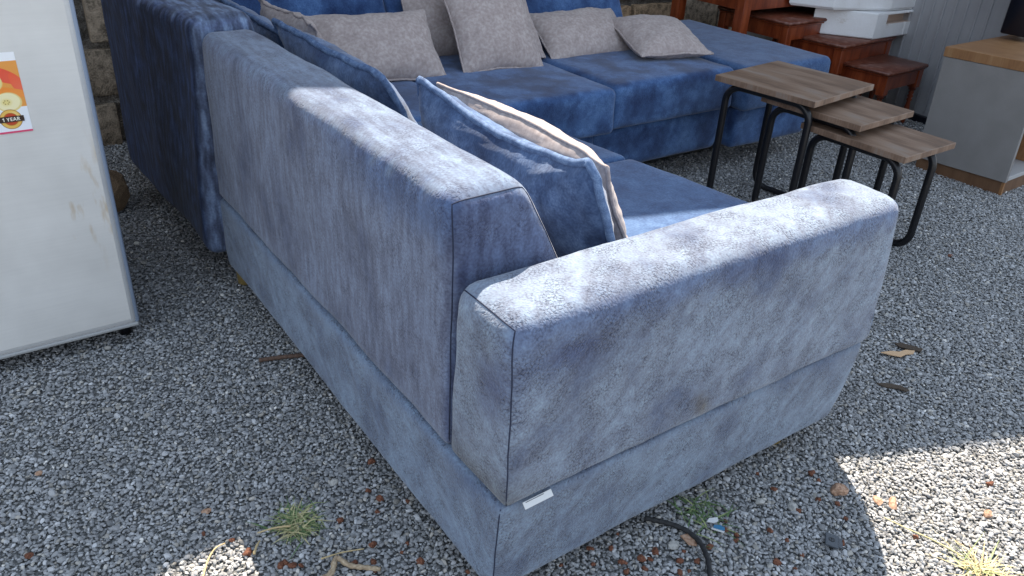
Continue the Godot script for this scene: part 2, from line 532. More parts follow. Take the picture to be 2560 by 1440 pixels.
	M.cinder = triplanar(paint(256, 256, [[noise_bytes(256, 256, 0.06, 3, 111), 1.0]], ramp([[0.0, lin(0.045, 0.016, 0.009)], [0.6, lin(0.17, 0.06, 0.03)], [1.0, lin(0.30, 0.15, 0.09)]])), Vector3(18, 18, 18), 0.9)
	M.cinder.uv1_world_triplanar = true
	M.sandstone = triplanar(paint(256, 256, [[noise_bytes(256, 256, 0.03, 4, 113), 1.0]], ramp([[0.0, lin(0.17, 0.09, 0.055)], [0.5, lin(0.40, 0.24, 0.155)], [1.0, lin(0.5, 0.36, 0.27)]])), Vector3(12, 12, 12), 0.9)
	M.sandstone.uv1_world_triplanar = true
	M.pale_stone = triplanar(paint(256, 256, [[noise_bytes(256, 256, 0.03, 4, 115), 1.0]], ramp([[0.0, lin(0.25, 0.24, 0.22)], [1.0, lin(0.52, 0.5, 0.46)]])), Vector3(12, 12, 12), 0.9)
	M.pale_stone.uv1_world_triplanar = true
	M.straw = mat(lin(0.50, 0.38, 0.20), 0.8)
	M.grass_dry = mat(lin(0.52, 0.46, 0.24), 0.8)
	M.grass_green = mat(lin(0.10, 0.165, 0.06), 0.7)
	M.grass_mid = mat(lin(0.27, 0.31, 0.13), 0.7)
	M.twig = triplanar(paint(256, 256, [[noise_bytes(256, 256, 0.03, 4, 117), 1.0]], ramp([[0.0, lin(0.22, 0.15, 0.09)], [1.0, lin(0.56, 0.45, 0.31)]])), Vector3(10, 10, 10), 0.85)
	M.dark_twig = mat(lin(0.11, 0.065, 0.045), 0.85)
	M.splinter = mat(lin(0.58, 0.38, 0.22), 0.8)
	M.wet_leaf = mat(lin(0.055, 0.035, 0.02), 0.6)
	M.white = mat(lin(0.62, 0.62, 0.61), 0.6)
	M.foil_blue = mat(lin(0.05, 0.20, 0.36), 0.35)
	M.roof = mat(lin(0.3, 0.3, 0.3), 0.5, 0.3)

# ---------------------------------------------------------------- light and camera
func setup() -> void:
	var cam := Camera3D.new()
	cam.name = "camera"
	add_child(cam)
	cam.position = Vector3(0, 1.21, 0)
	cam.rotation_degrees = Vector3(-29.309, -36.298, 3.254)
	cam.fov = 39.326
	cam.near = 0.05
	cam.far = 300
	var sun := DirectionalLight3D.new()
	sun.name = "sun"
	sun.light_energy = 1.6
	sun.light_color = Color(1.0, 0.955, 0.89)
	sun.light_angular_distance = 0.5
	sun.shadow_enabled = true
	add_child(sun)
	sun.look_at_from_position(Vector3(0.43, 1, -0.545) * 10, Vector3.ZERO, Vector3.UP)
	var sky := ProceduralSkyMaterial.new()
	sky.sky_top_color = Color(0.70, 0.775, 0.87)
	sky.sky_horizon_color = Color(0.87, 0.88, 0.89)
	sky.sky_curve = 0.16
	sky.sky_energy_multiplier = 0.88
	sky.ground_bottom_color = Color(0.45, 0.44, 0.42)
	sky.ground_horizon_color = Color(0.6, 0.6, 0.6)
	var s := Sky.new()
	s.sky_material = sky
	var env := Environment.new()
	env.background_mode = Environment.BG_SKY
	env.sky = s
	env.tonemap_mode = Environment.TONE_MAPPER_LINEAR
	env.tonemap_exposure = 2.55
	env.sdfgi_enabled = true
	env.ssao_enabled = true
	env.ssil_enabled = true
	var we := WorldEnvironment.new()
	we.name = "environment"
	we.environment = env
	add_child(we)

# ---------------------------------------------------------------- setting
func gz(x: float, z: float) -> float:
	return wob.get_noise_2d(x * 60.0, z * 60.0) * 0.006

func build_ground() -> void:
	var st := begin()
	# one sheet: finer cells near the furniture, large ones out to the horizon
	var xs := PackedFloat32Array([-120, -40, -12, -4])
	var zs := PackedFloat32Array([-120, -40, -12, -6])
	for i in 71: xs.append(-1.5 + i * 0.1)
	for i in 61: zs.append(-4.5 + i * 0.1)
	xs.append_array(PackedFloat32Array([9, 20, 60, 120]))
	zs.append_array(PackedFloat32Array([4, 12, 40, 120]))
	for i in xs.size() - 1:
		for j in zs.size() - 1:
			var p := []
			for e in [[0, 0], [0, 1], [1, 1], [1, 0]]:
				var x := xs[i + e[0]]
				var z := zs[j + e[1]]
				p.append(Vector3(x, gz(x, z) - 0.006, z))
			quad(st, p[0], p[1], p[2], p[3])
	tag(put("ground", done(st), M.ground), "", "", "", "structure")

func build_gravel() -> void:
	var root := Node3D.new()
	root.name = "gravel"
	add_child(root)
	tag(root, "loose grey stone chips covering the whole yard", "gravel", "", "stuff")
	var bufs := [PackedFloat32Array(), PackedFloat32Array(), PackedFloat32Array(), PackedFloat32Array()]
	var counts := [0, 0, 0, 0]
	var r := RandomNumberGenerator.new()
	r.seed = 77
	var z := -0.05
	while z > -3.6:
		var sp := 0.0062 + 0.0018 * clampf((-z - 1.2) / 1.5, 0, 1)
		var x := -0.7
		while x < 4.25:
			var px := x + r.randf_range(-0.6, 0.6) * sp
			var pz := z + r.randf_range(-0.6, 0.6) * sp
			x += sp
			# ground in reach of the camera, with a margin
			if pz > -1.24 + 0.63 * px + 0.42: continue
			if pz > -0.297 - 0.486 * (px - 1.496) + 0.35: continue
			if px < -0.45: continue
			if px > 0.80 and px < 1.40 and pz < -1.0: continue
			if px > 1.3 and px < 3.05 and pz < -2.35: continue
			if px < 0.2 and pz < -2.1: continue
			var l := r.randf_range(0.0028, 0.0068)
			if r.randf() < 0.06: l *= r.randf_range(1.3, 1.8)
			var w := l * r.randf_range(0.5, 0.95)
			var t := l * r.randf_range(0.28, 0.6)
			var b := Basis.from_euler(Vector3(r.randfn(0, 0.33), r.randf() * TAU, r.randfn(0, 0.33))) * Basis.from_scale(Vector3(l, t, w))
			var y := gz(px, pz) + r.randf_range(-0.004, 0.0035)
			var v := clampf(0.30 * exp(r.randfn(0, 0.26)), 0.11, 0.55)
			var c := Color(v * 1.01, v * 1.0, v * 0.995)
			if r.randf() < 0.10: c = Color(v * 1.15, v * 1.07, v * 0.95)
			elif r.randf() < 0.015: c = Color(v * 1.7, v * 1.6, v * 1.45)
			var k := r.randi() % 4
			var buf: PackedFloat32Array = bufs[k]
			buf.append_array(PackedFloat32Array([b.x.x, b.y.x, b.z.x, px, b.x.y, b.y.y, b.z.y, y, b.x.z, b.y.z, b.z.z, pz, c.r, c.g, c.b, 1.0]))
			bufs[k] = buf
			counts[k] += 1
		z -= sp
	for k in 4:
		var mm := MultiMesh.new()
		mm.transform_format = MultiMesh.TRANSFORM_3D
		mm.use_colors = true
		mm.mesh = stone(200 + k, 7, 1, false, 0.1)
		mm.instance_count = counts[k]
		mm.buffer = bufs[k]
		var o := MultiMeshInstance3D.new()
		o.name = numbered(root, "stone_chips")
		o.multimesh = mm
		o.material_override = M.chip
		root.add_child(o)
		o.set_meta("kind", "stuff")

func block_mesh(seed_: int, w: float, h: float) -> ArrayMesh:
	var nz := FastNoiseLite.new()
	nz.seed = seed_
	nz.frequency = 9.0
	var f := func(p: Vector3) -> Vector3:
		var n := nz.get_noise_3dv(p * 1.0)
		var n2 := nz.get_noise_3dv(p * 3.0 + Vector3(7, 7, 7))
		return p + Vector3(n2 * 0.008, n * 0.008, n * 0.022 + n2 * 0.012)
	var st := begin(true)
	var b := rb_make(Vector3.ZERO, Vector3(w / 2, h / 2, 0.09), 0.012, 0.012, f)
	# only the face and its rims: a coarse front
	var us := PackedFloat32Array([-w / 2, -w / 2 + 0.008, -w * 0.25, 0, w * 0.25, w / 2 - 0.008, w / 2])
	var vs := PackedFloat32Array([-h / 2, -h / 2 + 0.008, 0, h / 2 - 0.008, h / 2])
	var zz := 0.09
	for i in us.size() - 1:
		for j in vs.size() - 1:
			quad(st, rb_point(b, Vector3(us[i], vs[j], zz)), rb_point(b, Vector3(us[i + 1], vs[j], zz)), rb_point(b, Vector3(us[i + 1], vs[j + 1], zz)), rb_point(b, Vector3(us[i], vs[j + 1], zz)))
	for i in us.size() - 1:
		for s in [-1.0, 1.0]:
			var y: float = s * h / 2
			var a := rb_point(b, Vector3(us[i], y, zz))
			var c := rb_point(b, Vector3(us[i + 1], y, zz))
			var d := Vector3(us[i + 1], y, -0.09)
			var e := Vector3(us[i], y, -0.09)
			if s > 0: quad(st, a, c, d, e)
			else: quad(st, a, e, d, c)
	for j in vs.size() - 1:
		for s in [-1.0, 1.0]:
			var x: float = s * w / 2
			var a := rb_point(b, Vector3(x, vs[j], zz))
			var c := rb_point(b, Vector3(x, vs[j + 1], zz))
			var d := Vector3(x, vs[j + 1], -0.09)
			var e := Vector3(x, vs[j], -0.09)
			if s > 0: quad(st, a, e, d, c)
			else: quad(st, a, c, d, e)
	return done(st)

func build_wall() -> void:
	var t := thing("stone_wall", "rough brown stone block wall with pale mortar behind the blue sofa", "wall", Vector3(0, 0, -3.62))
	put("mortar", box(Vector3(1.8, 1.42, -0.10), Vector3(7.6, 2.9, 0.26), 0.01), M.mortar, t)
	var r := RandomNumberGenerator.new()
	r.seed = 5
	var shapes := []
	for i in 8: shapes.append(block_mesh(30 + i, 0.40, 0.185))
	var y := -0.02
	for row in 13:
		var x := -1.9 + (0.21 if row % 2 else 0.0)
		while x < 5.4:
			var sx := r.randf_range(0.85, 1.12)
			var o := put("stone_block", shapes[r.randi() % 8], M.block[r.randi() % 3], t)
			o.position = Vector3(x + 0.2 * sx, y + 0.105, -0.03 + r.randf_range(-0.012, 0.012))
			o.scale = Vector3(sx, r.randf_range(0.97, 1.03), 1)
			o.rotation = Vector3(0, PI if r.randf() < 0.0 else 0.0, r.randf_range(-0.012, 0.012))
			x += 0.40 * sx + 0.022
		y += 0.212
	# unseen roof added to shade the yard, its edge shaped around the sun patches
	var edge := [Vector2(-3.0, -0.4), Vector2(-1.0, -0.8), Vector2(0.05, -1.11), Vector2(0.12, -1.20), Vector2(0.26, -1.20), Vector2(0.454, -1.10), Vector2(0.54, -1.42), Vector2(0.96, -1.42), Vector2(1.046, -1.02), Vector2(1.364, -0.92), Vector2(1.40, -0.76), Vector2(1.58, -0.67), Vector2(1.96, -0.52), Vector2(3.5, 0.2), Vector2(5.0, 0.2)]
	var pts := PackedVector2Array()
	for e in edge: pts.append(e + Vector2(0.43, -0.545) * 3.0)
	pts.append(Vector2(6.4, -4.4))
	pts.append(Vector2(-1.9, -4.4))
	var roof := thing("added_shade_roof", "unseen grey sheet roof added above the stone wall to shade the yard", "roof")
	put("shade_sheet", prism(pts, 3.0, 3.03, 0.003), M.roof, roof)
	for x in [-1.0, 1.8, 4.9]:
		put("added_rafter", box(Vector3(x, 2.93, -3.75), Vector3(0.08, 0.13, 1.1), 0.004), M.dark_twig, roof)
	var c := thing("hanging_cable", "thin grey cable hanging down the stone wall left of the red tables", "cable")
	put("wire", tube_mesh(curve([Vector3(3.60, 2.4, -3.50), Vector3(3.61, 1.2, -3.50), Vector3(3.62, 0.5, -3.49), Vector3(3.66, 0.02, -3.47)], 0.05), 0.004, 6), M.light_metal, c)

func build_metal_panel() -> void:
	var t := thing("metal_panel", "dark grey ribbed metal door panel standing behind the red nesting tables", "metal panel", Vector3(4.16, -0.01, -2.02), deg_to_rad(-4))
	# plane facing -x, local: x thickness, z along
	put("sheet", box(Vector3(0.02, 0.85, -0.62), Vector3(0.03, 1.7, 1.66), 0.004), M.sheet, t)
	var z := 0.06
	for i in 22:
		var st := begin()
		var zz := z - i * 0.058
		rb_mesh(st, rb_make(Vector3(0.003, 0.80, zz), Vector3(0.006, 0.74 if i > 1 else 0.62, 0.006), 0.004, 0.004), 0.4)
		put("rib", done(st), M.sheet, t)
	put("edge_strip", box(Vector3(0.0, 1.10, 0.217), Vector3(0.05, 1.2, 0.022), 0.004), M.light_metal, t)
	put("bottom_rail", box(Vector3(0.0, 0.02, -0.62), Vector3(0.045, 0.05, 1.66), 0.004), M.black_case, t)

# ---------------------------------------------------------------- sofa
func uneven(amp: float, freq: float, seed_: int, f = null) -> Callable:
	var nz := FastNoiseLite.new()
	nz.seed = seed_
	nz.frequency = freq
	return func(p: Vector3) -> Vector3:
		if f != null: p = f.call(p)
		return p + Vector3(nz.get_noise_3dv(p), nz.get_noise_3dv(p + Vector3(9, 0, 0)) * 0.6, nz.get_noise_3dv(p + Vector3(0, 0, 9))) * amp

func gold_leg(parent: Node3D, at: Vector3, h := 0.11) -> void:
	var st := begin()
	lathe(st, [Vector2(0.0, 0.0), Vector2(0.019, 0.0), Vector2(0.021, 0.003), Vector2(0.026, h - 0.004), Vector2(0.026, h)], at, 18)
	put("leg", done(st), M.gold, parent)

func build_sofa() -> void:
	var X := 0.561
	var near := thing("sofa_section", "worn grey blue sofa section with one armrest, nearest the camera", "sofa")
	# base
	var lean := func(p: Vector3) -> Vector3:
		var k := clampf((0.277 - p.y) / 0.19, 0, 1)
		if p.x > 1.2: p.x -= 0.014 * k * k
		if p.z < -2.0: p.z += 0.01 * k
		return p + Vector3(0, 0.0, -0.012 * k * k if p.z > -0.8 else 0.0)
	var bb := rb_make(Vector3((X - 0.004 + 1.53) / 2, 0.165, (-0.757 - 2.20) / 2), Vector3((1.53 - X + 0.004) / 2, 0.1105, (2.20 - 0.757) / 2), 0.014, 0.032, uneven(0.005, 3.0, 3, lean))
	var st := begin()
	rb_mesh(st, bb, 0.03)
	put("base", tinted(done(st), func(p: Vector3) -> Color: return Color(0.84, 0.92, 0.99).lerp(Color(0.93, 0.97, 0.98), smoothstep(-0.80, -0.74, p.z))), M.arm, near)
	var bh: Vector3 = bb.h
	put("seam", rb_seam(bb, [Vector3(-bh.x, -bh.y * 0.9, bh.z), Vector3(-bh.x, bh.y, bh.z)], 0.0011), M.seam, near)
	# backrest: outer face upright, inner face leaning
	var lean_back := func(p: Vector3) -> Vector3:
		var thick := lerpf(0.385, 0.150, clampf((p.y - 0.277) / 0.468, 0, 1))
		p.x = X + (p.x - X) / 0.2 * thick
		p.y -= 0.012 * clampf((-1.0 - p.z) / 1.1, 0, 1) * clampf((p.y - 0.3) / 0.4, 0, 1)
		return p
	var bk := rb_make(Vector3(X + 0.1, 0.5125, (-0.927 - 2.195) / 2), Vector3(0.1, 0.234, (2.195 - 0.927) / 2), 0.042, 0.012, uneven(0.006, 3.0, 8, lean_back))
	st = begin()
	rb_mesh(st, bk, 0.02)
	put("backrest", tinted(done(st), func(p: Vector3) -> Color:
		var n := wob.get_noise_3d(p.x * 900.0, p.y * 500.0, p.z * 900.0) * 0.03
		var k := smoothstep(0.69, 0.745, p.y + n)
		var c := Color(0.94, 0.94, 0.95).lerp(Color(0.92, 1.0, 1.24), k)  # upper side tinted bluer, a sky sheen painted into the cover
		# nap brushed dark along the rim near the armrest; end panel tinted darker
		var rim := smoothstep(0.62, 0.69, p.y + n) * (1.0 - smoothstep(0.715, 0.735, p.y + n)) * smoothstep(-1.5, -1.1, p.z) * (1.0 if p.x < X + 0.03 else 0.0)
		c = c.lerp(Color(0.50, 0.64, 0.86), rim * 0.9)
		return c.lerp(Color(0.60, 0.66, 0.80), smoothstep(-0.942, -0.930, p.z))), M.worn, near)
	var kh: Vector3 = bk.h
	put("seam", rb_seam(bk, [Vector3(-kh.x, -kh.y, kh.z), Vector3(-kh.x, kh.y, kh.z), Vector3(kh.x, kh.y, kh.z), Vector3(kh.x, kh.y * 0.3, kh.z)], 0.0012), M.seam, near)
	# armrest
	var arm_f := func(p: Vector3) -> Vector3:
		var k := clampf((p.x - 0.9) / 0.6, 0, 1)
		p.y += 0.006 * sin((p.x - 0.56) * 3.2)
		if p.y > 0.5: p.y -= 0.004 * exp(-pow((p.x - 0.75) / 0.05, 2.0))
		p.z += 0.004 * sin((p.x - 0.56) / 0.97 * PI) * (1.0 if p.z > -0.83 else 0.0)
		return p
	var am := rb_make(Vector3((X + 1.537) / 2, 0.447, -0.8385), Vector3((1.537 - X) / 2, 0.1685, 0.0845), 0.041, 0.010, uneven(0.0055, 4.0, 14, arm_f))
	st = begin()
	rb_mesh(st, am, 0.015)
	# nap brushed dark beside the corner, a rusty smear above the seam, dirt along the lower edge
	put("armrest", tinted(done(st), func(p: Vector3) -> Color:
		var n := wob.get_noise_3d(p.x * 700.0, p.y * 700.0, p.z * 700.0)
		var c := Color.WHITE
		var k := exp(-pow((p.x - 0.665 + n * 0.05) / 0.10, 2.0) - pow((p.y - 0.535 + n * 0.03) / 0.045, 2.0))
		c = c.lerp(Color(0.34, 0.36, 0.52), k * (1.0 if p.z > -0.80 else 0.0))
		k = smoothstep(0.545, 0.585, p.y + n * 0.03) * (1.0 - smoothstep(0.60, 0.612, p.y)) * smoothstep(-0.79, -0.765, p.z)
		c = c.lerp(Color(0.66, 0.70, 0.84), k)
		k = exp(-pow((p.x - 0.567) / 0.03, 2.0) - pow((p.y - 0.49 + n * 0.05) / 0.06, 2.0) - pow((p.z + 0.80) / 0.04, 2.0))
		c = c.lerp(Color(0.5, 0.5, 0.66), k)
		k = exp(-pow((p.x - 0.995 + (p.y - 0.32) * 0.5) / 0.016, 2.0) - pow((p.y - 0.315 + n * 0.02) / 0.028, 2.0))
		c = c.lerp(Color(0.85, 0.62, 0.38), k * 0.9)
		k = exp(-pow((p.x - 0.57 + n * 0.03) / 0.05, 2.0) - pow((p.y - 0.285) / 0.04, 2.0))
		return c.lerp(Color(0.62, 0.55, 0.46), k * 0.8)), M.arm, near)
	var ah: Vector3 = am.h
	put("seam", rb_seam(am, [Vector3(-ah.x, -ah.y, ah.z), Vector3(-ah.x, ah.y, ah.z), Vector3(-ah.x, ah.y, -ah.z)], 0.0012), M.seam, near)
	put("seam", rb_seam(am, [Vector3(ah.x, -ah.y, ah.z), Vector3(ah.x, ah.y, ah.z), Vector3(ah.x, ah.y, -ah.z)], 0.0012), M.blue_piping, near)
	# seat cushions
	var flare := func(p: Vector3) -> Vector3:
		if p.x > 1.2: p.x += (p.z + 1.3) * 0.14
		return p
	var spans := [[-0.925, -1.555], [-1.56, -2.098]]
	for s in spans:
		var cy := rb_make(Vector3(1.16, 0.36, (s[0] + s[1]) / 2), Vector3(0.405, 0.083, (s[0] - s[1]) / 2), 0.02, 0.02, uneven(0.004, 5.0, 20, flare))
		st = begin()
		rb_mesh(st, cy, 0.03)
		put("seat_cushion", done(st), M.blue_even, near)
	# loose thread tag under the armrest
	var lab := thing_part(near, "care_label")
	put("paper", box(Vector3.ZERO, Vector3(0.060, 0.0016, 0.012), 0.0004), M.white, lab)
	put("print_line", box(Vector3(-0.006, 0.0012, -0.004), Vector3(0.038, 0.0008, 0.0008), 0.0001), M.black_steel, lab)
	lab.position = Vector3(0.627, 0.273, -0.749)
	lab.rotation = Vector3(0.75, 0.02, -0.06)
	lab.set_meta("label", "folded white care label sticking out of the seam")
	for p in [Vector3(0.597, 0.0, -2.165), Vector3(1.395, 0.0, -0.835), Vector3(0.64, 0.0, -0.86), Vector3(1.38, 0.0, -2.0)]:
		gold_leg(near, p)
	# dark corner section and long section with its seats and backs
	var far := thing("sofa_section", "dark navy corner of the sofa with the long blue seat section before the stone wall", "sofa")
	var CX := 0.488
	var corner_f := func(p: Vector3) -> Vector3:
		var k := clampf((p.y - 0.1) / 0.66, 0, 1)
		var q := p
		if p.x > CX + 0.12: q.x = CX + 0.12 + (p.x - CX - 0.12) * lerpf(2.2, 0.6, k)
		q.y += 0.035 * (1.0 - k) * clampf((p.z + 3.1) / 1.0, 0, 1)
		q.x += lerpf(0.022, 0.054, smoothstep(0.15, 0.95, k)) * smoothstep(-2.75, -2.2, p.z)
		q.y -= 0.03 * (1.0 - k) * smoothstep(-2.4, -2.15, p.z)
		return q
	var cr := rb_make(Vector3(CX + 0.1, 0.430, -2.625), Vector3(0.1, 0.337, 0.450), 0.04, 0.035, uneven(0.007, 3.0, 31, corner_f))
	st = begin()
	rb_mesh(st, cr, 0.018)
	# navy cover; sheen of the upper side is painted into the colour, edge ragged
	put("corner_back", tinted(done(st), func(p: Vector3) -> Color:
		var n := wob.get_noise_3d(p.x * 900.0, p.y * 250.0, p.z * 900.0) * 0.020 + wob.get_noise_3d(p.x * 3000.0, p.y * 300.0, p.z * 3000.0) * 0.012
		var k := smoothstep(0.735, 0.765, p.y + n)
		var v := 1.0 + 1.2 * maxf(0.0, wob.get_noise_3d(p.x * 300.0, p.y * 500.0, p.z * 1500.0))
		return Color(0.10 * v, 0.165 * v, 0.31 * v).lerp(Color(0.62, 0.72, 0.80), smoothstep(-2.205, -2.185, p.z + n * 0.1)).lerp(Color(0.78, 0.92, 1.15), k)), M.painted_sheen, far)
	# backs of the long section
	var lean_far := func(p: Vector3) -> Vector3:
		var thick := lerpf(0.40, 0.14, clampf((p.y - 0.277) / 0.49, 0, 1))
		p.z = -3.10 + (p.z + 3.10) / 0.2 * thick
		return p
	for s in [[0.74, 1.452], [1.456, 2.02], [2.024, 2.63]]:
		st = begin()
		rb_mesh(st, rb_make(Vector3((s[0] + s[1]) / 2, 0.52, -3.0), Vector3((s[1] - s[0]) / 2, 0.245, 0.1), 0.03, 0.02, uneven(0.005, 4.0, 40 + int(s[0] * 10), lean_far)), 0.03)
		put("backrest", done(st), M.blue, far)
	# seats
	for s in [[0.85, 1.375, -2.103, 0.438], [1.36, 1.955, -2.085, 0.447], [1.965, 2.61, -2.115, 0.447]]:
		st = begin()
		var zb := -2.92
		var puff := func(p: Vector3) -> Vector3:
			if p.y > 0.40: p.y += 0.004 * sin((p.x - s[0]) / (s[1] - s[0]) * PI)
			return p
		rb_mesh(st, rb_make(Vector3((s[0] + s[1]) / 2, 0.281 + (s[3] - 0.281) / 2, (s[2] + zb) / 2), Vector3((s[1] - s[0]) / 2, (s[3] - 0.281) / 2, (s[2] - zb) / 2), 0.030, 0.02, uneven(0.005, 4.0, 50 + int(s[0] * 10), puff)), 0.03)
		put("seat_cushion", done(st), M.blue, far)
	for s in [[0.62, 1.90, -2.125], [1.905, 2.60, -2.150]]:
		st = begin()
		rb_mesh(st, rb_make(Vector3((s[0] + s[1]) / 2, 0.19, (s[2] - 3.08) / 2), Vector3((s[1] - s[0]) / 2, 0.087, (s[2] + 3.08) / 2), 0.02, 0.03, uneven(0.004, 4.0, 60 + int(s[0] * 10))), 0.04)
		put("base", done(st), M.blue, far)
	for p in [Vector3(0.62, 0, -3.0), Vector3(2.5, 0, -2.6), Vector3(1.5, 0, -2.6), Vector3(2.5, 0, -3.0)]:
		gold_leg(far, p, 0.12)
	# ottoman
	var ot := thing("ottoman", "flat blue ottoman at the right end of the long sofa section", "ottoman")
	st = begin()
	rb_mesh(st, rb_make(Vector3(2.90, 0.362, -2.50), Vector3(0.263, 0.088, 0.43), 0.028, 0.02, uneven(0.005, 4.0, 71)), 0.03)
	put("seat_cushion", done(st), M.blue_even, ot)
	st = begin()
	rb_mesh(st, rb_make(Vector3(2.89, 0.185, -2.52), Vector3(0.245, 0.086, 0.41), 0.02, 0.03, uneven(0.004, 4.0, 73)), 0.04)
	put("base", done(st), M.blue, ot)
	for p in [Vector3(2.74, 0, -2.4), Vector3(3.0, 0, -2.4), Vector3(2.74, 0, -2.8), Vector3(3.0, 0, -2.8)]:
		gold_leg(ot, p, 0.11)

func thing_part(parent: Node3D, called: String) -> Node3D:
	var o := Node3D.new()
	o.name = numbered(parent, called)
	parent.add_child(o, true)
	return o

# ---------------------------------------------------------------- pillows
func pillow(called: String, label: String, group: String, c: Vector3, right: Vector3, up: Vector3, w: float, h: float, t: float, mats: Array, seed_: int, wavy := 0.006, sag := 0.0, pr := 0.0045, droop := 0.0, rnd := 0.025) -> Node3D:
	var o := thing(called, label, "pillow", Vector3.ZERO, 0, group)
	var bx := right.normalized()
	var bz := bx.cross(up).normalized()
	var by := bz.cross(bx).normalized()
	o.transform = Transform3D(Basis(bx, by, bz), c)
	var nz := FastNoiseLite.new()
	nz.seed = seed_
	nz.frequency = 5.0
	var nf := FastNoiseLite.new()
	nf.seed = seed_ + 50
	nf.frequency = 16.0
	var at = func(u: float, v: float, side: float) -> Vector3:
		# concave sides, pointed ears
		var px := u * w / 2 * (1.0 - 0.075 * (1.0 - v * v) * u * u)
		var py := v * h / 2 * (1.0 - 0.085 * (1.0 - u * u) * v * v)
		var k := pow(maxf(0.0, 1.0 - pow(absf(u), 2.6)), 0.62) * pow(maxf(0.0, 1.0 - pow(absf(v), 2.6)), 0.62)
		var edge := maxf(absf(u), absf(v))
		# puckers that run in from the seam
		var rim := smoothstep(0.55, 0.95, edge) * (1.0 - smoothstep(0.96, 1.0, edge))
		var along := v if absf(u) > absf(v) else u
		var pucker := sin(along * 23.0 + nz.get_noise_2d(u * 0.4 + 3.0, v * 0.4) * 14.0) * rim * 0.0018
		var z := side * (t / 2 * k + pucker + nf.get_noise_3d(px, py, side) * 0.006 * k)
		z += nz.get_noise_2d(px * 1.2, py * 1.2) * wavy * 2.2 * (0.35 + 0.65 * edge)
		z += sag * (u * u - 0.4)
		py += nz.get_noise_2d(px * 1.6 + 5.0, 2.0) * wavy * smoothstep(0.3, 1.0, absf(v))
		var ear := 1.0 - rnd * pow(absf(u * v), 3.0)
		px *= ear
		py *= ear
		py -= droop * (1.0 - u * u) * smoothstep(-0.2, 1.0, v)
		return Vector3(px, py, z)
	var st := begin()
	var n := 36
	var cs := PackedFloat32Array()
	for i in n + 1: cs.append(sin((2.0 * i / n - 1.0) * PI / 2))
	for side in [-1.0, 1.0]:
		var g := []
		for i in n + 1:
			var row := PackedVector3Array()
			for j in n + 1: row.append(at.call(cs[i], cs[j], side))
			g.append(row)
		for i in n:
			for j in n:
				if side > 0: quad(st, g[i][j], g[i + 1][j], g[i + 1][j + 1], g[i][j + 1])
				else: quad(st, g[i][j], g[i][j + 1], g[i + 1][j + 1], g[i + 1][j])
	put("cover", done(st), mats[0], o)
	var path := PackedVector3Array()
	var m := 30
	var ring := [[-1, -1, 1, -1], [1, -1, 1, 1], [1, 1, -1, 1], [-1, 1, -1, -1]]
	for e in ring:
		for i in m:
			var f := sin((2.0 * i / m - 1.0) * PI / 2) * 0.5 + 0.5
			var u: float = lerpf(e[0], e[2], f)
			var v: float = lerpf(e[1], e[3], f)
			# soften the ear
			var cc := minf(1.0, 1.06 - 0.06 * pow(absf(u * v), 6.0))
			path.append(at.call(u * cc, v * cc, 1.0) * 1.003)
	st = begin()
	tube(st, path, pr, 6, true)
	put("piping", done(st), mats[1], o)
	return o

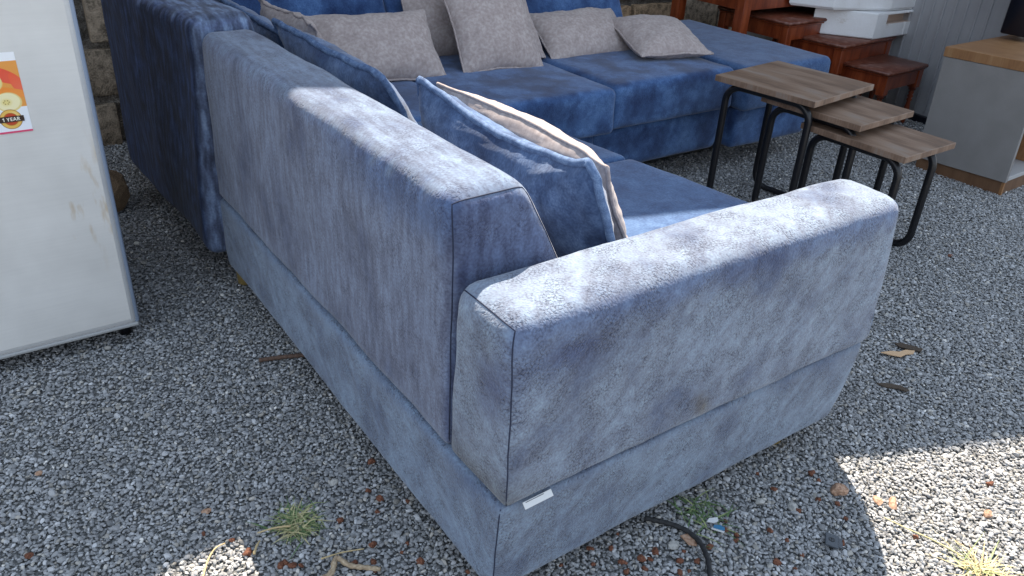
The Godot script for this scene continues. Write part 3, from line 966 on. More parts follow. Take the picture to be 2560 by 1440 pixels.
func build_pillows() -> void:
	var T := [M.tan, M.tan_piping]
	var B := [M.faded, M.blue_piping]
	var gb := "blue back cushions along the near sofa section"
	var gt := "tan suede scatter pillows on the blue sofa"
	pillow("back_cushion", "blue back cushion with piping in the sofa corner, farthest of the three", gb, Vector3(0.865, 0.565, -2.53), Vector3(0, 0, 1), Vector3(-0.16, 0.30, 0), 0.66, 0.34, 0.12, B, 3, 0.0045, 0.0, 0.0085, 0.0, 0.05)
	pillow("back_cushion", "blue back cushion with piping, middle one of the three behind the worn backrest", gb, Vector3(0.858, 0.590, -1.90), Vector3(0, 0, 1), Vector3(-0.16, 0.31, 0), 0.68, 0.35, 0.12, B, 6, 0.0045, 0.0, 0.0085, 0.0, 0.05)
	pillow("back_cushion", "slumped blue back cushion with pointed ears beside the armrest", gb, Vector3(0.915, 0.588, -1.268), Vector3(0, 0, 1), Vector3(-0.115, 0.34, 0), 0.69, 0.365, 0.13, B, 11, 0.0045, 0.010, 0.0085, 0.062, 0.16)
	pillow("scatter_pillow", "tan pillow lit by the sun, propped against the nearest blue back cushion", gt, Vector3(1.07, 0.552, -1.405), Vector3(0, 0, 1), Vector3(-0.10, 0.22, 0), 0.66, 0.26, 0.12, T, 21, 0.0025, 0.02)
	pillow("scatter_pillow", "tan pillow seen edge-on in the sofa corner, leftmost of the pillows", gt, Vector3(0.99, 0.555, -2.60), Vector3(0.03, 0, 1), Vector3(-0.09, 0.25, 0), 0.46, 0.29, 0.12, T, 24, 0.010)
	pillow("scatter_pillow", "wide tan pillow lying back in the sofa corner beside the edge-on pillow", gt, Vector3(1.27, 0.538, -2.615), Vector3(0.42, 0, 0.05), Vector3(-0.03, 0.17, -0.19), 0.46, 0.29, 0.13, T, 27, 0.005)
	pillow("scatter_pillow", "tan pillow half hidden behind the upright pillow, leaning on the blue backrest", gt, Vector3(1.71, 0.545, -2.80), Vector3(0.42, 0, 0), Vector3(0, 0.2, -0.09), 0.44, 0.28, 0.11, T, 29, 0.006)
	pillow("scatter_pillow", "tall upright tan pillow, front one of the overlapping pair at the seat middle", gt, Vector3(1.735, 0.605, -2.60), Vector3(0.31, 0, 0.03), Vector3(0.05, 0.73, -0.62), 0.34, 0.43, 0.12, T, 31, 0.005)
	pillow("scatter_pillow", "upright tan pillow peeking out right behind the tall one", gt, Vector3(1.83, 0.575, -2.685), Vector3(0.31, 0, 0.02), Vector3(0.03, 0.6, -0.5), 0.33, 0.34, 0.09, T, 33, 0.006)
	pillow("scatter_pillow", "long tan pillow lying on the seat under the corner of the flat square one", gt, Vector3(2.225, 0.505, -2.635), Vector3(0.42, 0, 0.02), Vector3(0.0, 0.13, -0.22), 0.46, 0.28, 0.12, T, 35, 0.006)
	pillow("scatter_pillow", "flat square tan pillow lying at the right end of the seat", gt, Vector3(2.475, 0.512, -2.45), Vector3(0.30, 0.0, 0.077), Vector3(0.08, 0.07, -0.32), 0.335, 0.36, 0.115, T, 38, 0.004)

# ---------------------------------------------------------------- fridge
func build_fridge() -> void:
	var t := thing("refrigerator", "silver refrigerator with a fruit sticker and a rust stained door edge", "refrigerator", Vector3(0.267, 0.0, -1.998))
	# local: right edge x = 0, door face z = 0
	put("cabinet", box(Vector3(-0.30, 0.71, -0.335), Vector3(0.575, 1.32, 0.53), 0.012), M.door, t)
	var st := begin()
	var rim_f := func(p: Vector3) -> Vector3: return p
	rb_mesh(st, rb_make(Vector3(-0.30, 0.742, -0.030), Vector3(0.297, 0.695, 0.030), 0.016, 0.016, rim_f), 0.06)
	put("door", done(st), M.door, t)
	st = begin()
	rb_mesh(st, rb_make(Vector3(-0.006, 0.742, -0.032), Vector3(0.0085, 0.692, 0.0265), 0.006, 0.006), 0.2)
	put("door_edge_strip", done(st), M.door_edge, t)
	put("bottom_trim", box(Vector3(-0.30, 0.049, -0.012), Vector3(0.596, 0.010, 0.030), 0.003), M.gasket, t)
	st = begin()
	lathe(st, [Vector2(0.0, 0.0), Vector2(0.018, 0.0), Vector2(0.018, 0.05)], Vector3(-0.03, 0, -0.06), 14)
	put("foot", done(st), M.black_steel, t)
	st = begin()
	lathe(st, [Vector2(0.0, 0.0), Vector2(0.018, 0.0), Vector2(0.018, 0.05)], Vector3(-0.56, 0, -0.06), 14)
	put("foot", done(st), M.black_steel, t)
	var face := StandardMaterial3D.new()
	face.albedo_texture = door_print()
	face.roughness = 0.42
	face.metallic = 0.0
	var fm := QuadMesh.new()
	fm.size = Vector2(0.560, 1.35)
	put("door_skin", fm, face, t).position = Vector3(-0.298, 0.742, 0.0006)
	# sticker
	var s := thing_part(t, "sticker")
	s.position = Vector3(-0.132, 0.590, 0.0012)
	tag(s, "printed fruit sticker with a gold one year seal")
	var qm := QuadMesh.new()
	qm.size = Vector2(0.15, 0.172)
	qm.center_offset = Vector3(-0.075, 0.086, 0)
	var pm := StandardMaterial3D.new()
	pm.albedo_texture = fruit_print()
	pm.roughness = 0.3
	var pr := put("print", qm, pm, s)
	pr.rotation.z = 0.0
	put("red_stripe", box(Vector3(-0.075, 0.0025, 0.0006), Vector3(0.15, 0.004, 0.0006), 0.0001), mat(lin(0.75, 0.06, 0.16), 0.4), s)
	var rb := put("ribbon", box(Vector3(-0.036, 0.031, 0.0012), Vector3(0.050, 0.0125, 0.0008), 0.0002), mat(lin(0.035, 0.015, 0.01), 0.4), s)
	var tm := TextMesh.new()
	tm.text = "1 YEAR"
	var f := SystemFont.new()
	f.font_names = PackedStringArray(["Droid Sans"])
	f.font_weight = 700
	tm.font = f
	tm.font_size = 32
	tm.pixel_size = 0.00033
	tm.depth = 0.0005
	var tx := put("lettering", tm, mat(lin(0.88, 0.84, 0.7), 0.5), s)
	tx.position = Vector3(-0.036, 0.031, 0.0020)

# brushed silver paint with brown rust stains near the right edge
func door_print() -> ImageTexture:
	var w := 512
	var h := 1024
	var brush := stretched(w, h, 16, h, 0.15, 3, 81)
	var cloud := noise_bytes(w, h, 0.006, 4, 82)
	var spot := stretched(w, h, w, 300, 0.03, 5, 85)
	var out := PackedByteArray()
	out.resize(w * h * 3)
	for y in h:
		var v := 1.0 - float(y) / h
		var low := exp(-pow((v - 0.25) / 0.085, 2.0))
		for x in w:
			var i := y * w + x
			var g := 219.0 + (brush[i] - 128) * 0.018 + (cloud[i] - 128) * 0.06
			var d := float(w - x) / w
			var k := clampf((spot[i] / 255.0 - 0.62 + low * 0.34 * exp(-d * 20.0) - d * 1.6) * 2.0, 0.0, 0.75) * low
			out[i * 3] = int(lerpf(g, 172, k)); out[i * 3 + 1] = int(lerpf(g - 3, 140, k)); out[i * 3 + 2] = int(lerpf(g - 9, 98, k))
	return ImageTexture.create_from_image(Image.create_from_data(w, h, false, Image.FORMAT_RGB8, out))

func disc(im: Image, cx: float, cy: float, rx: float, ry: float, c: Color, edge := 0.06) -> void:
	for y in range(maxi(0, int(cy - ry - 2)), mini(im.get_height(), int(cy + ry + 3))):
		for x in range(maxi(0, int(cx - rx - 2)), mini(im.get_width(), int(cx + rx + 3))):
			var d := Vector2((x - cx) / rx, (y - cy) / ry).length()
			var a := clampf((1.0 - d) / edge, 0, 1)
			if a > 0: im.set_pixel(x, y, im.get_pixel(x, y).lerp(c, a * c.a))

func slice(im: Image, cx: float, cy: float, r: float) -> void:
	disc(im, cx, cy, r, r * 0.84, Color(0.93, 0.84, 0.55))
	disc(im, cx - 2, cy - 2, r * 0.9, r * 0.74, Color(0.98, 0.93, 0.74))
	disc(im, cx - r * 0.15, cy, r * 0.5, r * 0.38, Color(0.93, 0.86, 0.56), 0.6)
	for k in 6:
		disc(im, cx - r * 0.15 + cos(k * 1.05) * r * 0.2, cy + sin(k * 1.05) * r * 0.16, r * 0.06, r * 0.05, Color(0.72, 0.62, 0.36))

func wedge(im: Image, a: Vector2, b: Vector2, r: float, c: Color) -> void:
	for k in 30:
		var f := k / 29.0
		var p := a.lerp(b, f)
		var rr := r * (0.35 + 0.65 * sin(PI * clampf(f * 0.9 + 0.08, 0, 1)))
		disc(im, p.x, p.y, rr, rr * 0.8, c.lerp(c.lightened(0.25), f * 0.6), 0.2)

func fruit_print() -> ImageTexture:
	var im := Image.create_empty(300, 344, false, Image.FORMAT_RGB8)
	im.fill(Color(0.94, 0.95, 0.96))
	im.fill_rect(Rect2i(0, 36, 300, 196), Color(0.93, 0.62, 0.28))
	im.fill_rect(Rect2i(150, 0, 150, 36), Color(0.97, 0.97, 0.97))
	wedge(im, Vector2(178, 60), Vector2(300, 130), 34, Color(0.92, 0.27, 0.16))
	wedge(im, Vector2(270, 96), Vector2(310, 190), 26, Color(0.95, 0.36, 0.22))
	wedge(im, Vector2(20, 40), Vector2(160, 90), 34, Color(0.55, 0.72, 0.25))
	slice(im, 140, 52, 44)
	wedge(im, Vector2(120, 168), Vector2(300, 176), 40, Color(0.96, 0.52, 0.12))
	wedge(im, Vector2(60, 210), Vector2(180, 236), 34, Color(0.93, 0.32, 0.16))
	wedge(im, Vector2(20, 150), Vector2(120, 200), 36, Color(0.96, 0.58, 0.15))
	slice(im, 176, 120, 56)
	slice(im, 235, 208, 52)
	wedge(im, Vector2(60, 250), Vector2(150, 262), 22, Color(0.9, 0.82, 0.22))
	im.fill_rect(Rect2i(0, 272, 300, 72), Color(0.94, 0.95, 0.97))
	# round gold seal
	disc(im, 228, 282, 44, 44, Color(0.55, 0.33, 0.10))
	disc(im, 228, 282, 42, 42, Color(0.93, 0.75, 0.36))
	disc(im, 240, 270, 26, 26, Color(0.99, 0.93, 0.7), 0.9)
	disc(im, 228, 282, 29, 29, Color(0.72, 0.45, 0.14))
	disc(im, 228, 282, 26, 26, Color(0.78, 0.27, 0.12))
	return ImageTexture.create_from_image(im)

# ---------------------------------------------------------------- tables
func loop(x: float, z0: float, z1: float, y0: float, y1: float, r: float) -> PackedVector3Array:
	var out := PackedVector3Array()
	for c in [[z1 - r, y1 - r, 0.0], [z0 + r, y1 - r, 0.5], [z0 + r, y0 + r, 1.0], [z1 - r, y0 + r, 1.5]]:
		for k in 9:
			var a: float = (c[2] + 0.5 * k / 8.0) * PI
			out.append(Vector3(x, c[1] + sin(a) * r, c[0] + cos(a) * r))
	return out

func nest_table(label: String, c: Vector2, w: float, d: float, h: float, turn: float) -> void:
	var t := thing("nesting_table", label, "side table", Vector3(c.x, 0, c.y), turn, "wood topped nesting tables on black tube frames")
	put("table_top", box(Vector3(0, h - 0.0105, 0), Vector3(w, 0.021, d), 0.0012), M.board, t)
	for s in [-1.0, 1.0]:
		put("leg_frame", tube_mesh(loop(s * (w / 2 - 0.045), -d / 2 + 0.03, d / 2 - 0.03, 0.010, h - 0.034, 0.058), 0.0128, 10, true), M.black_steel, t)

func build_tables() -> void:
	nest_table("largest of three nesting tables with a brown wood top on black tubes", Vector2(2.495, -1.765), 0.405, 0.395, 0.50, deg_to_rad(7))
	nest_table("middle of three nesting tables, half under the largest wood top", Vector2(2.545, -1.61), 0.335, 0.39, 0.45, deg_to_rad(3))
	nest_table("smallest and lowest of three nesting tables, nearest the worn armrest", Vector2(2.535, -1.43), 0.30, 0.39, 0.40, deg_to_rad(1))

func turned(st: SurfaceTool, at: Vector3, h: float, s: float) -> void:
	# square block on top, turned stem below
	var k := h - 0.30 * h
	lathe(st, [Vector2(0.0, 0.0), Vector2(s * 0.42, 0.0), Vector2(s * 0.5, 0.05 * h), Vector2(s * 0.62, 0.30 * h), Vector2(s * 0.42, 0.42 * h), Vector2(s * 0.68, 0.45 * h), Vector2(s * 0.42, 0.48 * h), Vector2(s * 0.72, 0.515 * h), Vector2(s * 0.42, 0.55 * h), Vector2(s * 0.68, 0.58 * h), Vector2(s * 0.45, 0.61 * h), Vector2(s * 0.6, 0.64 * h), Vector2(s * 0.85, k - 0.02), Vector2(s * 0.85, k + 0.004)], at, 16)

func stool(label: String, c: Vector2, w: float, d: float, h: float, turn: float, s := 0.022) -> void:
	var t := thing("red_nesting_table", label, "side table", Vector3(c.x, 0, c.y), turn, "red brown wooden nesting tables by the wall")
	put("table_top", box(Vector3(0, h - 0.009, 0), Vector3(w, 0.018, d), 0.006), M.mahogany_top, t)
	put("top_moulding", box(Vector3(0, h - 0.0225, 0), Vector3(w - 0.018, 0.009, d - 0.018), 0.003), M.mahogany, t)
	var hw := w / 2 - 0.035
	var hd := d / 2 - 0.035
	for sx in [-1.0, 1.0]:
		for sz in [-1.0, 1.0]:
			var st := begin()
			turned(st, Vector3(sx * hw, 0, sz * hd), h - 0.027, s)
			var bl := box(Vector3(sx * hw, h - 0.027 - 0.16 * (h - 0.027), sz * hd), Vector3(s * 2, 0.32 * (h - 0.027), s * 2), 0.0025)
			put("leg", merge(done(st), bl), M.mahogany, t)
	var ay := h - 0.027 - 0.033
	put("apron", box(Vector3(0, ay, hd + s * 0.4), Vector3(2 * hw - 2 * s, 0.066, 0.016), 0.001), M.mahogany, t)
	put("apron", box(Vector3(0, ay, -hd - s * 0.4), Vector3(2 * hw - 2 * s, 0.066, 0.016), 0.001), M.mahogany, t)
	put("apron", box(Vector3(-hw - s * 0.4, ay, 0), Vector3(0.016, 0.066, 2 * hd - 2 * s), 0.001), M.mahogany, t)
	put("apron", box(Vector3(hw + s * 0.4, ay, 0), Vector3(0.016, 0.066, 2 * hd - 2 * s), 0.001), M.mahogany, t)

func merge(a: ArrayMesh, b: ArrayMesh) -> ArrayMesh:
	var st := SurfaceTool.new()
	st.append_from(a, 0, Transform3D())
	st.append_from(b, 0, Transform3D())
	return st.commit()

func build_stools() -> void:
	stool("smallest red nesting table with a dusty top, nearest the grey cabinet", Vector2(3.885, -2.29), 0.385, 0.34, 0.31, deg_to_rad(4))
	stool("red nesting table carrying the white foam blocks", Vector2(3.86, -2.545), 0.50, 0.40, 0.40, deg_to_rad(4))
	stool("third red nesting table, its bare corner left of the foam blocks", Vector2(3.735, -2.78), 0.57, 0.47, 0.48, deg_to_rad(1))
	stool("tallest red nesting table on turned legs behind the ottoman", Vector2(3.73, -2.93), 0.93, 0.50, 0.61, deg_to_rad(0), 0.028)

func build_foam() -> void:
	var a := thing("foam_block", "lower white foam packing block with a stained slot on the red table", "foam block", Vector3(0, 0.402, 0), 0, "white foam packing blocks")
	var foot := PackedVector2Array([Vector2(3.715, -2.60), Vector2(3.888, -2.356), Vector2(4.13, -2.352), Vector2(4.135, -2.36), Vector2(4.15, -2.352), Vector2(4.38, -2.352), Vector2(4.395, -2.40), Vector2(4.37, -2.63)])
	var cs := CSGCombiner3D.new()
	cs.name = "body"
	a.add_child(cs)
	var blk := CSGMesh3D.new()
	blk.mesh = prism(foot, 0.0, 0.126, 0.006)
	blk.material = M.foam
	cs.add_child(blk)
	var cut := CSGBox3D.new()
	cut.size = Vector3(0.30, 0.045, 0.10)
	cut.position = Vector3(4.125, 0.092, -2.35)
	cut.operation = CSGShape3D.OPERATION_SUBTRACTION
	cut.material = M.foam_stain
	cs.add_child(cut)
	var b := thing("foam_block", "upper white foam packing block, stacked askew on the lower one", "foam block", Vector3(0, 0.531, 0), 0, "white foam packing blocks")
	put("body", prism(PackedVector2Array([Vector2(3.60, -2.68), Vector2(3.71, -2.50), Vector2(3.93, -2.395), Vector2(4.0, -2.365), Vector2(4.36, -2.345), Vector2(4.38, -2.40), Vector2(4.36, -2.66)]), 0.0, 0.16, 0.012), M.foam, b)
	put("lip", prism(PackedVector2Array([Vector2(3.66, -2.66), Vector2(3.76, -2.51), Vector2(4.33, -2.40), Vector2(4.33, -2.64)]), 0.161, 0.19, 0.005), M.foam, b)

func build_cabinet() -> void:
	var t := thing("cabinet", "open grey cabinet with an oak top and a brown plinth", "cabinet", Vector3(3.49, 0, -1.37), deg_to_rad(1.5))
	t.rotation.x = -0.03
	var D := 0.385
	var W := 0.62
	put("plinth", box(Vector3(W / 2 + 0.01, 0.03, -D / 2 - 0.0), Vector3(W, 0.06, D - 0.01), 0.002), M.plinth, t)
	put("plinth_strip", box(Vector3(0.0135, 0.03, -0.003), Vector3(0.012, 0.058, 0.012), 0.001), M.oak, t)
	put("side_panel", box(Vector3(0.009, 0.280, -D / 2 + 0.006), Vector3(0.018, 0.44, D + 0.004), 0.001), M.grey_panel, t)
	put("side_panel", box(Vector3(W - 0.009, 0.280, -D / 2 + 0.006), Vector3(0.018, 0.44, D + 0.004), 0.001), M.grey_panel, t)
	put("shelf", box(Vector3(W / 2, 0.07, -D / 2 + 0.004), Vector3(W - 0.038, 0.018, D), 0.001), M.inner_panel, t)
	put("back_panel", box(Vector3(W / 2, 0.28, -D + 0.004), Vector3(W - 0.038, 0.40, 0.008), 0.001), M.oak, t)
	put("divider", box(Vector3(W / 2, 0.28, -D / 2), Vector3(0.016, 0.40, D - 0.03), 0.001), M.oak, t)
	put("table_top", box(Vector3(W / 2, 0.521, -D / 2 + 0.006), Vector3(W + 0.006, 0.040, D + 0.012), 0.002), M.oak, t)
	var v := thing("black_case", "dark navy boxy case standing on the oak cabinet top", "case", Vector3(3.88, 0.55, -1.68), deg_to_rad(2))
	put("body", box(Vector3(0.22, 0.22, -0.02), Vector3(0.44, 0.43, 0.12), 0.006), M.black_case, v)
	put("front_frame", box(Vector3(0.22, 0.22, 0.043), Vector3(0.42, 0.40, 0.006), 0.002), M.plastic, v)
	for i in 3:
		put("rivet", box(Vector3(0.012, 0.05 + 0.012 * i, 0.042), Vector3(0.004, 0.003, 0.003), 0.0005), M.light_metal, v)

# ---------------------------------------------------------------- litter and plants on the gravel
func pebble(called: String, label: String, at: Vector2, size: Vector3, m: Material, seed_: int, group := "", turn := 0.0) -> void:
	var o := put(called, stone(seed_, 9, 2, false, 0.16), m)
	o.transform = Transform3D(Basis(Vector3.UP, turn) * Basis.from_scale(size), Vector3(at.x, gz(at.x, at.y) + size.y * 0.45 + 0.001, at.y))
	tag(o, label, "stone", group)

func blade(st: SurfaceTool, at: Vector3, dir: Vector3, l: float, w: float, droop: float) -> void:
	var side := dir.cross(Vector3.UP).normalized() * w
	var prev := at
	var pw := 1.0
	for i in 4:
		var f := (i + 1) / 4.0
		var p := at + dir * l * f - Vector3(0, droop * l * f * f, 0)
		p.y = maxf(p.y, at.y + 0.003)
		var nw := 1.0 - f * 0.9
		quad(st, prev - side * pw, prev + side * pw, p + side * nw, p - side * nw)
		prev = p
		pw = nw

func tuft(label: String, at: Vector2, n: int, l: float, spread: float, mats: Array, seed_: int, lean := Vector3.ZERO) -> void:
	var t := thing("grass_tuft", label, "grass", Vector3(at.x, gz(at.x, at.y), at.y))
	var r := RandomNumberGenerator.new()
	r.seed = seed_
	var k := 0
	for mm in mats:
		var st := begin(false)
		for i in int(n * mm[1]):
			var a := r.randf() * TAU
			var rise := r.randf_range(0.06, 0.75)
			var d := (Vector3(cos(a), 0, sin(a)) + Vector3(0, rise, 0) + lean).normalized()
			var o := Vector3(r.randfn(0, spread), 0.002, r.randfn(0, spread))
			blade(st, o, d, l * r.randf_range(0.35, 1.15), r.randf_range(0.0009, 0.0028), r.randf_range(0.1, 0.7))
		var o2 := put("blades", done(st), mm[0], t)
		o2.set_meta("kind", "stuff")
		k += 1

func stick(called: String, label: String, cat: String, pts: Array, r0: float, r1: float, m: Material) -> void:
	var path := curve(pts, 0.006)
	var rr := PackedFloat32Array()
	for i in path.size(): rr.append(lerpf(r0, r1, float(i) / path.size()) * (1.0 + 0.15 * sin(i * 1.7)))
	tag(put(called, tube_mesh(path, rr, 7), m), label, cat)

func flat_piece(called: String, label: String, cat: String, pts: Array, m: Material, y := 0.006, th := 0.003, curl := 0.0) -> void:
	var p2 := PackedVector2Array()
	for p in pts: p2.append(p)
	var c: Vector2 = pts[0]
	tag(put(called, prism(p2, y, y + th, 0.0006, func(v: Vector3) -> Vector3: return v + Vector3(0, curl * (v.x - c.x) + gz(v.x, v.z), 0)), m), label, cat)

func build_litter() -> void:
	var cinders := [Vector2(0.563, -1.247), Vector2(0.519, -1.173), Vector2(0.530, -1.139), Vector2(0.574, -1.102), Vector2(0.509, -1.108), Vector2(0.435, -1.126), Vector2(0.461, -1.034), Vector2(0.520, -1.002), Vector2(0.500, -0.988), Vector2(0.443, -0.996), Vector2(0.412, -1.012), Vector2(0.520, -0.950), Vector2(0.437, -0.975), Vector2(0.256, -1.144), Vector2(0.296, -1.080), Vector2(0.305, -1.081), Vector2(0.314, -1.070), Vector2(0.327, -1.060), Vector2(0.583, -0.882), Vector2(-0.085, -1.345), Vector2(0.200, -1.235), Vector2(0.240, -1.190), Vector2(0.885, -0.802), Vector2(0.850, -0.781), Vector2(0.796, -0.771), Vector2(0.742, -0.803), Vector2(0.846, -0.742), Vector2(0.883, -0.729), Vector2(0.897, -0.720), Vector2(0.872, -0.709), Vector2(0.838, -0.723), Vector2(0.918, -0.728), Vector2(0.966, -0.698), Vector2(0.944, -0.686), Vector2(0.973, -0.667), Vector2(0.923, -0.666), Vector2(0.941, -0.658), Vector2(1.092, -0.673), Vector2(1.079, -0.663), Vector2(1.081, -0.694), Vector2(1.101, -0.711), Vector2(1.020, -0.679), Vector2(0.815, -0.803), Vector2(1.273, -0.773), Vector2(1.380, -0.708), Vector2(1.372, -0.685), Vector2(1.263, -0.719), Vector2(1.320, -0.646), Vector2(1.345, -0.616), Vector2(1.254, -0.649), Vector2(1.322, -0.580), Vector2(1.158, -0.643), Vector2(1.169, -0.608), Vector2(1.258, -0.543), Vector2(1.161, -0.566), Vector2(1.104, -0.582), Vector2(1.122, -0.551), Vector2(1.524, -0.442), Vector2(1.697, -0.470), Vector2(1.400, -0.470)]
	var r := RandomNumberGenerator.new()
	r.seed = 19
	var marks := [[Vector2(0.362, -1.164), "the left grass tuft"], [Vector2(0.47, -1.231), "the oblong tan stone"], [Vector2(0.40, -1.04), "the straw stalk"], [Vector2(0.40, -1.00), "the bent root"], [Vector2(0.221, -1.289), "the orange white chip"], [Vector2(0.205, -1.16), "the small sunlit patch"], [Vector2(0.56, -1.18), "the long side of the sofa base"], [Vector2(0.56, -0.97), "the near corner of the sofa base"], [Vector2(0.962, -0.72), "the pale stone by the hose"], [Vector2(0.995, -0.67), "the black hose"], [Vector2(0.80, -0.775), "the front edge of the sofa base"], [Vector2(0.88, -0.71), "the middle of the red pebble group"], [Vector2(1.066, -0.706), "the torn wrapper"], [Vector2(1.238, -0.552), "the black clip"], [Vector2(1.382, -0.641), "the sandstone lump"], [Vector2(1.204, -0.709), "the squarish pale stone"], [Vector2(1.255, -0.664), "the flat grey slab"], [Vector2(1.084, -0.582), "the white pebble"], [Vector2(1.43, -0.36), "the dry grass clump"], [Vector2(1.59, -0.421), "the cream stone"]]
	for i in cinders.size():
		var p: Vector2 = cinders[i]
		var near_to := ""
		var best := 9.0
		for m in marks:
			var e: float = p.distance_to(m[0])
			if e < best:
				best = e
				var d: Vector2 = p - m[0]
				var across := d.dot(Vector2(0.822, 0.570))
				var away := d.dot(Vector2(0.592, -0.806))
				var side := ("right of" if across > 0 else "left of") if absf(across) > absf(away) else ("beyond" if away > 0 else "this side of")
				near_to = ("just " if e < 0.045 else "farther ") + side + " " + m[1]
		var l := "rusty red cinder pebble " + near_to
		var g := "red cinders scattered on the gravel"
		var s := r.randf_range(0.0042, 0.0092)
		pebble("cinder_pebble", l, p, Vector3(s * r.randf_range(0.9, 1.3), s * 0.8, s), M.cinder, 300 + i % 9, g, r.randf() * TAU)
	pebble("sandstone", "brown sandstone lump at the corner of the sunlit gravel", Vector2(1.382, -0.641), Vector3(0.025, 0.017, 0.020), M.sandstone, 401, "", 0.6)
	pebble("flat_stone", "left one of two flat tan stones lying in the sunlit gravel", Vector2(1.428, -0.573), Vector3(0.017, 0.006, 0.011), M.sandstone, 403, "", 1.0)
	pebble("flat_stone", "right one of two flat tan stones lying in the sunlit gravel", Vector2(1.448, -0.552), Vector3(0.022, 0.007, 0.013), M.sandstone, 404, "", 0.5)
	pebble("pale_stone", "cream stone alone on the sunlit gravel, right of the flat tan pair", Vector2(1.59, -0.421), Vector3(0.014, 0.010, 0.012), M.sandstone, 405)
	pebble("pale_stone", "pale grey stone beside the black hose", Vector2(0.962, -0.72), Vector3(0.014, 0.008, 0.011), M.pale_stone, 406)
	pebble("pale_stone", "small whitish stone above the pale stone near the hose", Vector2(0.951, -0.745), Vector3(0.006, 0.005, 0.005), M.pale_stone, 407)
	pebble("pale_stone", "squarish pale stone in front of the sofa end, farther from the sun", Vector2(1.204, -0.709), Vector3(0.012, 0.008, 0.010), M.pale_stone, 408)
	pebble("slate_slab", "flat pale grey slab in the shade near the sandstone lump", Vector2(1.255, -0.664), Vector3(0.018, 0.005, 0.011), M.pale_stone, 409, "", 0.9)
	pebble("pale_stone", "white pebble at the bottom edge right of the hose", Vector2(1.084, -0.582), Vector3(0.008, 0.006, 0.007), M.pale_stone, 410)
	pebble("pale_stone", "pale chip near the bottom edge between hose and white pebble", Vector2(1.039, -0.608), Vector3(0.007, 0.005, 0.006), M.pale_stone, 411)
	pebble("pale_stone", "oblong tan white stone on the gravel above the green grass tuft", Vector2(0.47, -1.231), Vector3(0.015, 0.007, 0.009), M.pale_stone, 412, "", 0.4)
	pebble("pale_stone", "cream pebble on the gravel at the far left below the refrigerator", Vector2(-0.036, -1.57), Vector3(0.008, 0.006, 0.007), M.sandstone, 413)
	pebble("pale_stone", "pale pebble on the gravel right of the armrest", Vector2(2.168, -1.034), Vector3(0.009, 0.006, 0.008), M.pale_stone, 414)
	pebble("pale_stone", "pale pebble on the open gravel at the right edge", Vector2(2.516, -0.913), Vector3(0.009, 0.006, 0.008), M.pale_stone, 415)
	pebble("orange_chip", "orange white chip of brick on the gravel left of the grass tuft", Vector2(0.221, -1.289), Vector3(0.011, 0.004, 0.008), M.sandstone, 416)
	pebble("orange_chip", "orange brick chip on the gravel behind the smallest nesting table leg", Vector2(2.754, -1.165), Vector3(0.014, 0.004, 0.009), M.cinder, 417)
	pebble("boulder", "brown rough rock lying beside the refrigerator and the navy sofa corner", Vector2(0.372, -2.93), Vector3(0.085, 0.095, 0.10), M.rock, 423)
	# wood and leaves
	flat_piece("wood_splinter", "pale jagged wood splinter on the gravel right of the armrest", "wood", [Vector2(1.955, -0.915), Vector2(1.985, -0.905), Vector2(2.003, -0.890), Vector2(2.028, -0.885), Vector2(2.045, -0.868), Vector2(2.028, -0.862), Vector2(2.008, -0.872), Vector2(1.985, -0.872), Vector2(1.968, -0.893)], M.splinter, 0.008)
	flat_piece("wood_chip", "flat reddish wood chip lying inside the curve of the hose", "wood", [Vector2(0.985, -0.728), Vector2(1.002, -0.724), Vector2(1.004, -0.700), Vector2(0.995, -0.692), Vector2(0.983, -0.702)], M.sandstone, 0.007)
	flat_piece("dead_leaf", "dark wet strip of bark behind the pale wood splinter", "bark", [Vector2(2.035, -0.925), Vector2(2.055, -0.915), Vector2(2.068, -0.885), Vector2(2.078, -0.862), Vector2(2.060, -0.858), Vector2(2.045, -0.880), Vector2(2.030, -0.905)], M.wet_leaf, 0.006)
	flat_piece("dead_leaf", "dark wet leaf on the gravel nearer than the wood splinter", "leaf", [Vector2(1.815, -0.835), Vector2(1.838, -0.822), Vector2(1.862, -0.795), Vector2(1.862, -0.770), Vector2(1.850, -0.772), Vector2(1.842, -0.792), Vector2(1.820, -0.812)], M.wet_leaf, 0.006)
	stick("stick", "straight brown stick half under the left side of the sofa", "stick", [Vector3(0.487, 0.010, -1.735), Vector3(0.545, 0.012, -1.715), Vector3(0.66, 0.010, -1.675)], 0.0055, 0.006, M.dark_twig)
	stick("twig", "bent pale root at the bottom edge below the straw", "twig", [Vector3(0.33, 0.008, -1.005), Vector3(0.365, 0.010, -1.008), Vector3(0.385, 0.016, -1.030), Vector3(0.400, 0.012, -1.005), Vector3(0.425, 0.010, -0.985), Vector3(0.445, 0.010, -0.968)], 0.006, 0.0045, M.twig)
	stick("straw", "thin dry straw stalk above the bent root", "straw", [Vector3(0.362, 0.011, -1.048), Vector3(0.40, 0.013, -1.040), Vector3(0.440, 0.012, -1.027)], 0.0017, 0.0012, M.straw)
	stick("straw", "forked dry grass root in the small sunlit patch at lower left", "straw", [Vector3(0.165, 0.009, -1.12), Vector3(0.185, 0.010, -1.155), Vector3(0.205, 0.012, -1.175), Vector3(0.225, 0.010, -1.180)], 0.0022, 0.0012, M.straw)
	stick("straw", "short bent stalk beside the red cinder left of the grass tuft", "straw", [Vector3(0.262, 0.010, -1.126), Vector3(0.272, 0.012, -1.140), Vector3(0.282, 0.010, -1.152)], 0.0028, 0.0014, M.straw)
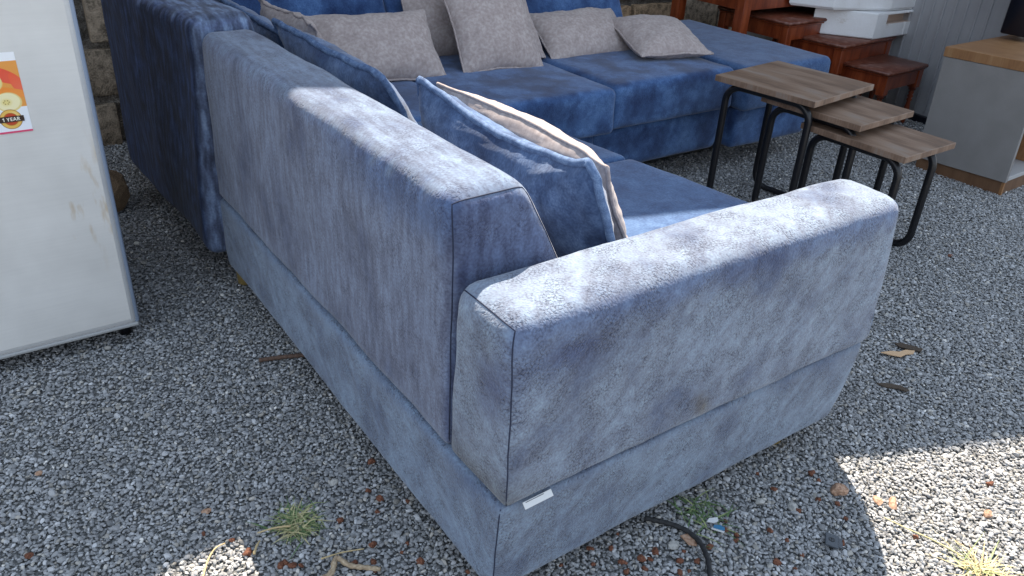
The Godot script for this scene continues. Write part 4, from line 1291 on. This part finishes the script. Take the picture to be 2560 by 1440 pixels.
	# hose
	stick("rubber_hose", "curved black rubber hose running out from under the armrest", "hose", [Vector3(0.955, 0.012, -0.80), Vector3(0.985, 0.012, -0.765), Vector3(1.003, 0.013, -0.728), Vector3(1.002, 0.013, -0.69), Vector3(0.985, 0.013, -0.655), Vector3(0.955, 0.012, -0.62), Vector3(0.915, 0.012, -0.59)], 0.0052, 0.0052, M.rubber)
	# wrapper
	var w := thing("torn_wrapper", "torn blue and white plastic wrapper right of the hose", "wrapper", Vector3(1.066, gz(1.066, -0.705) + 0.008, -0.706), 0.4)
	put("white_scrap", prism(PackedVector2Array([Vector2(0.0, -0.021), Vector2(0.010, -0.020), Vector2(0.020, -0.006), Vector2(0.013, -0.001), Vector2(0.005, -0.007)]), 0.002, 0.0035, 0.0003, func(v: Vector3) -> Vector3: return v + Vector3(0, v.x * 0.25, 0)), M.white, w)
	put("blue_scrap", prism(PackedVector2Array([Vector2(-0.008, -0.004), Vector2(0.001, -0.006), Vector2(0.010, 0.005), Vector2(0.008, 0.015), Vector2(-0.002, 0.018), Vector2(-0.006, 0.009)]), 0.0, 0.0014, 0.0003, func(v: Vector3) -> Vector3: return v + Vector3(0, -v.x * 0.2 + 0.002, 0)), M.foil_blue, w)
	put("white_border", prism(PackedVector2Array([Vector2(-0.012, -0.007), Vector2(-0.008, -0.006), Vector2(-0.004, 0.019), Vector2(-0.008, 0.018)]), 0.001, 0.003, 0.0003), M.white, w)
	# clip
	var c := thing("plastic_clip", "small black square plastic clip with a notch on the shaded gravel", "clip", Vector3(1.238, gz(1.238, -0.552) + 0.008, -0.552), 0.62)
	c.rotation.x = 0.12
	put("plate", box(Vector3(0, 0.003, -0.003), Vector3(0.034, 0.005, 0.026), 0.0008), M.plastic, c)
	put("foot_rail", box(Vector3(0.002, 0.0015, 0.0145), Vector3(0.026, 0.004, 0.008), 0.0006), M.plastic, c)
	for q in [[0.0, -0.004, 0.012, 0.0016], [0.0, -0.009, 0.007, 0.0016], [0.0, 0.001, 0.007, 0.0016]]:
		put("mark", box(Vector3(q[0], 0.0058, q[1]), Vector3(q[2], 0.0008, q[3]), 0.0001), M.black_steel, c)
	for q in [-0.0035, 0.0035]:
		put("mark", box(Vector3(q, 0.0058, -0.004), Vector3(0.0015, 0.0009, 0.0085), 0.0001), M.black_steel, c)
	# grass
	tuft("half dry green grass tuft growing through the gravel at lower left", Vector2(0.362, -1.164), 230, 0.055, 0.016, [[M.grass_green, 0.32], [M.grass_mid, 0.33], [M.grass_dry, 0.35]], 3)
	stick("straw", "dry runner of the green grass tuft lying to its left", "straw", [Vector3(0.345, 0.012, -1.155), Vector3(0.315, 0.014, -1.165), Vector3(0.285, 0.011, -1.172)], 0.0022, 0.0012, M.straw)
	tuft("sparse green grass under the front edge of the sofa beside the hose", Vector2(1.075, -0.745), 70, 0.055, 0.030, [[M.grass_green, 0.75], [M.grass_mid, 0.25]], 5)
	tuft("dry yellow grass clump in the sun at the lower right corner", Vector2(1.43, -0.350), 90, 0.085, 0.016, [[M.grass_dry, 0.55], [M.straw, 0.25], [M.grass_mid, 0.2]], 7, Vector3(0, 0.2, -0.15))
	stick("straw", "long dry grass runner reaching up across the sunlit gravel", "straw", [Vector3(1.425, 0.012, -0.385), Vector3(1.41, 0.016, -0.44), Vector3(1.395, 0.014, -0.49), Vector3(1.385, 0.012, -0.535)], 0.0018, 0.001, M.grass_dry)

func _ready() -> void:
	setup()
	rng.seed = 1
	wob.seed = 4
	wob.frequency = 0.02
	materials()
	build_ground()
	build_wall()
	build_gravel()
	build_metal_panel()
	build_sofa()
	build_fridge()
	build_tables()
	build_stools()
	build_foam()
	build_cabinet()
	build_pillows()
	build_litter()
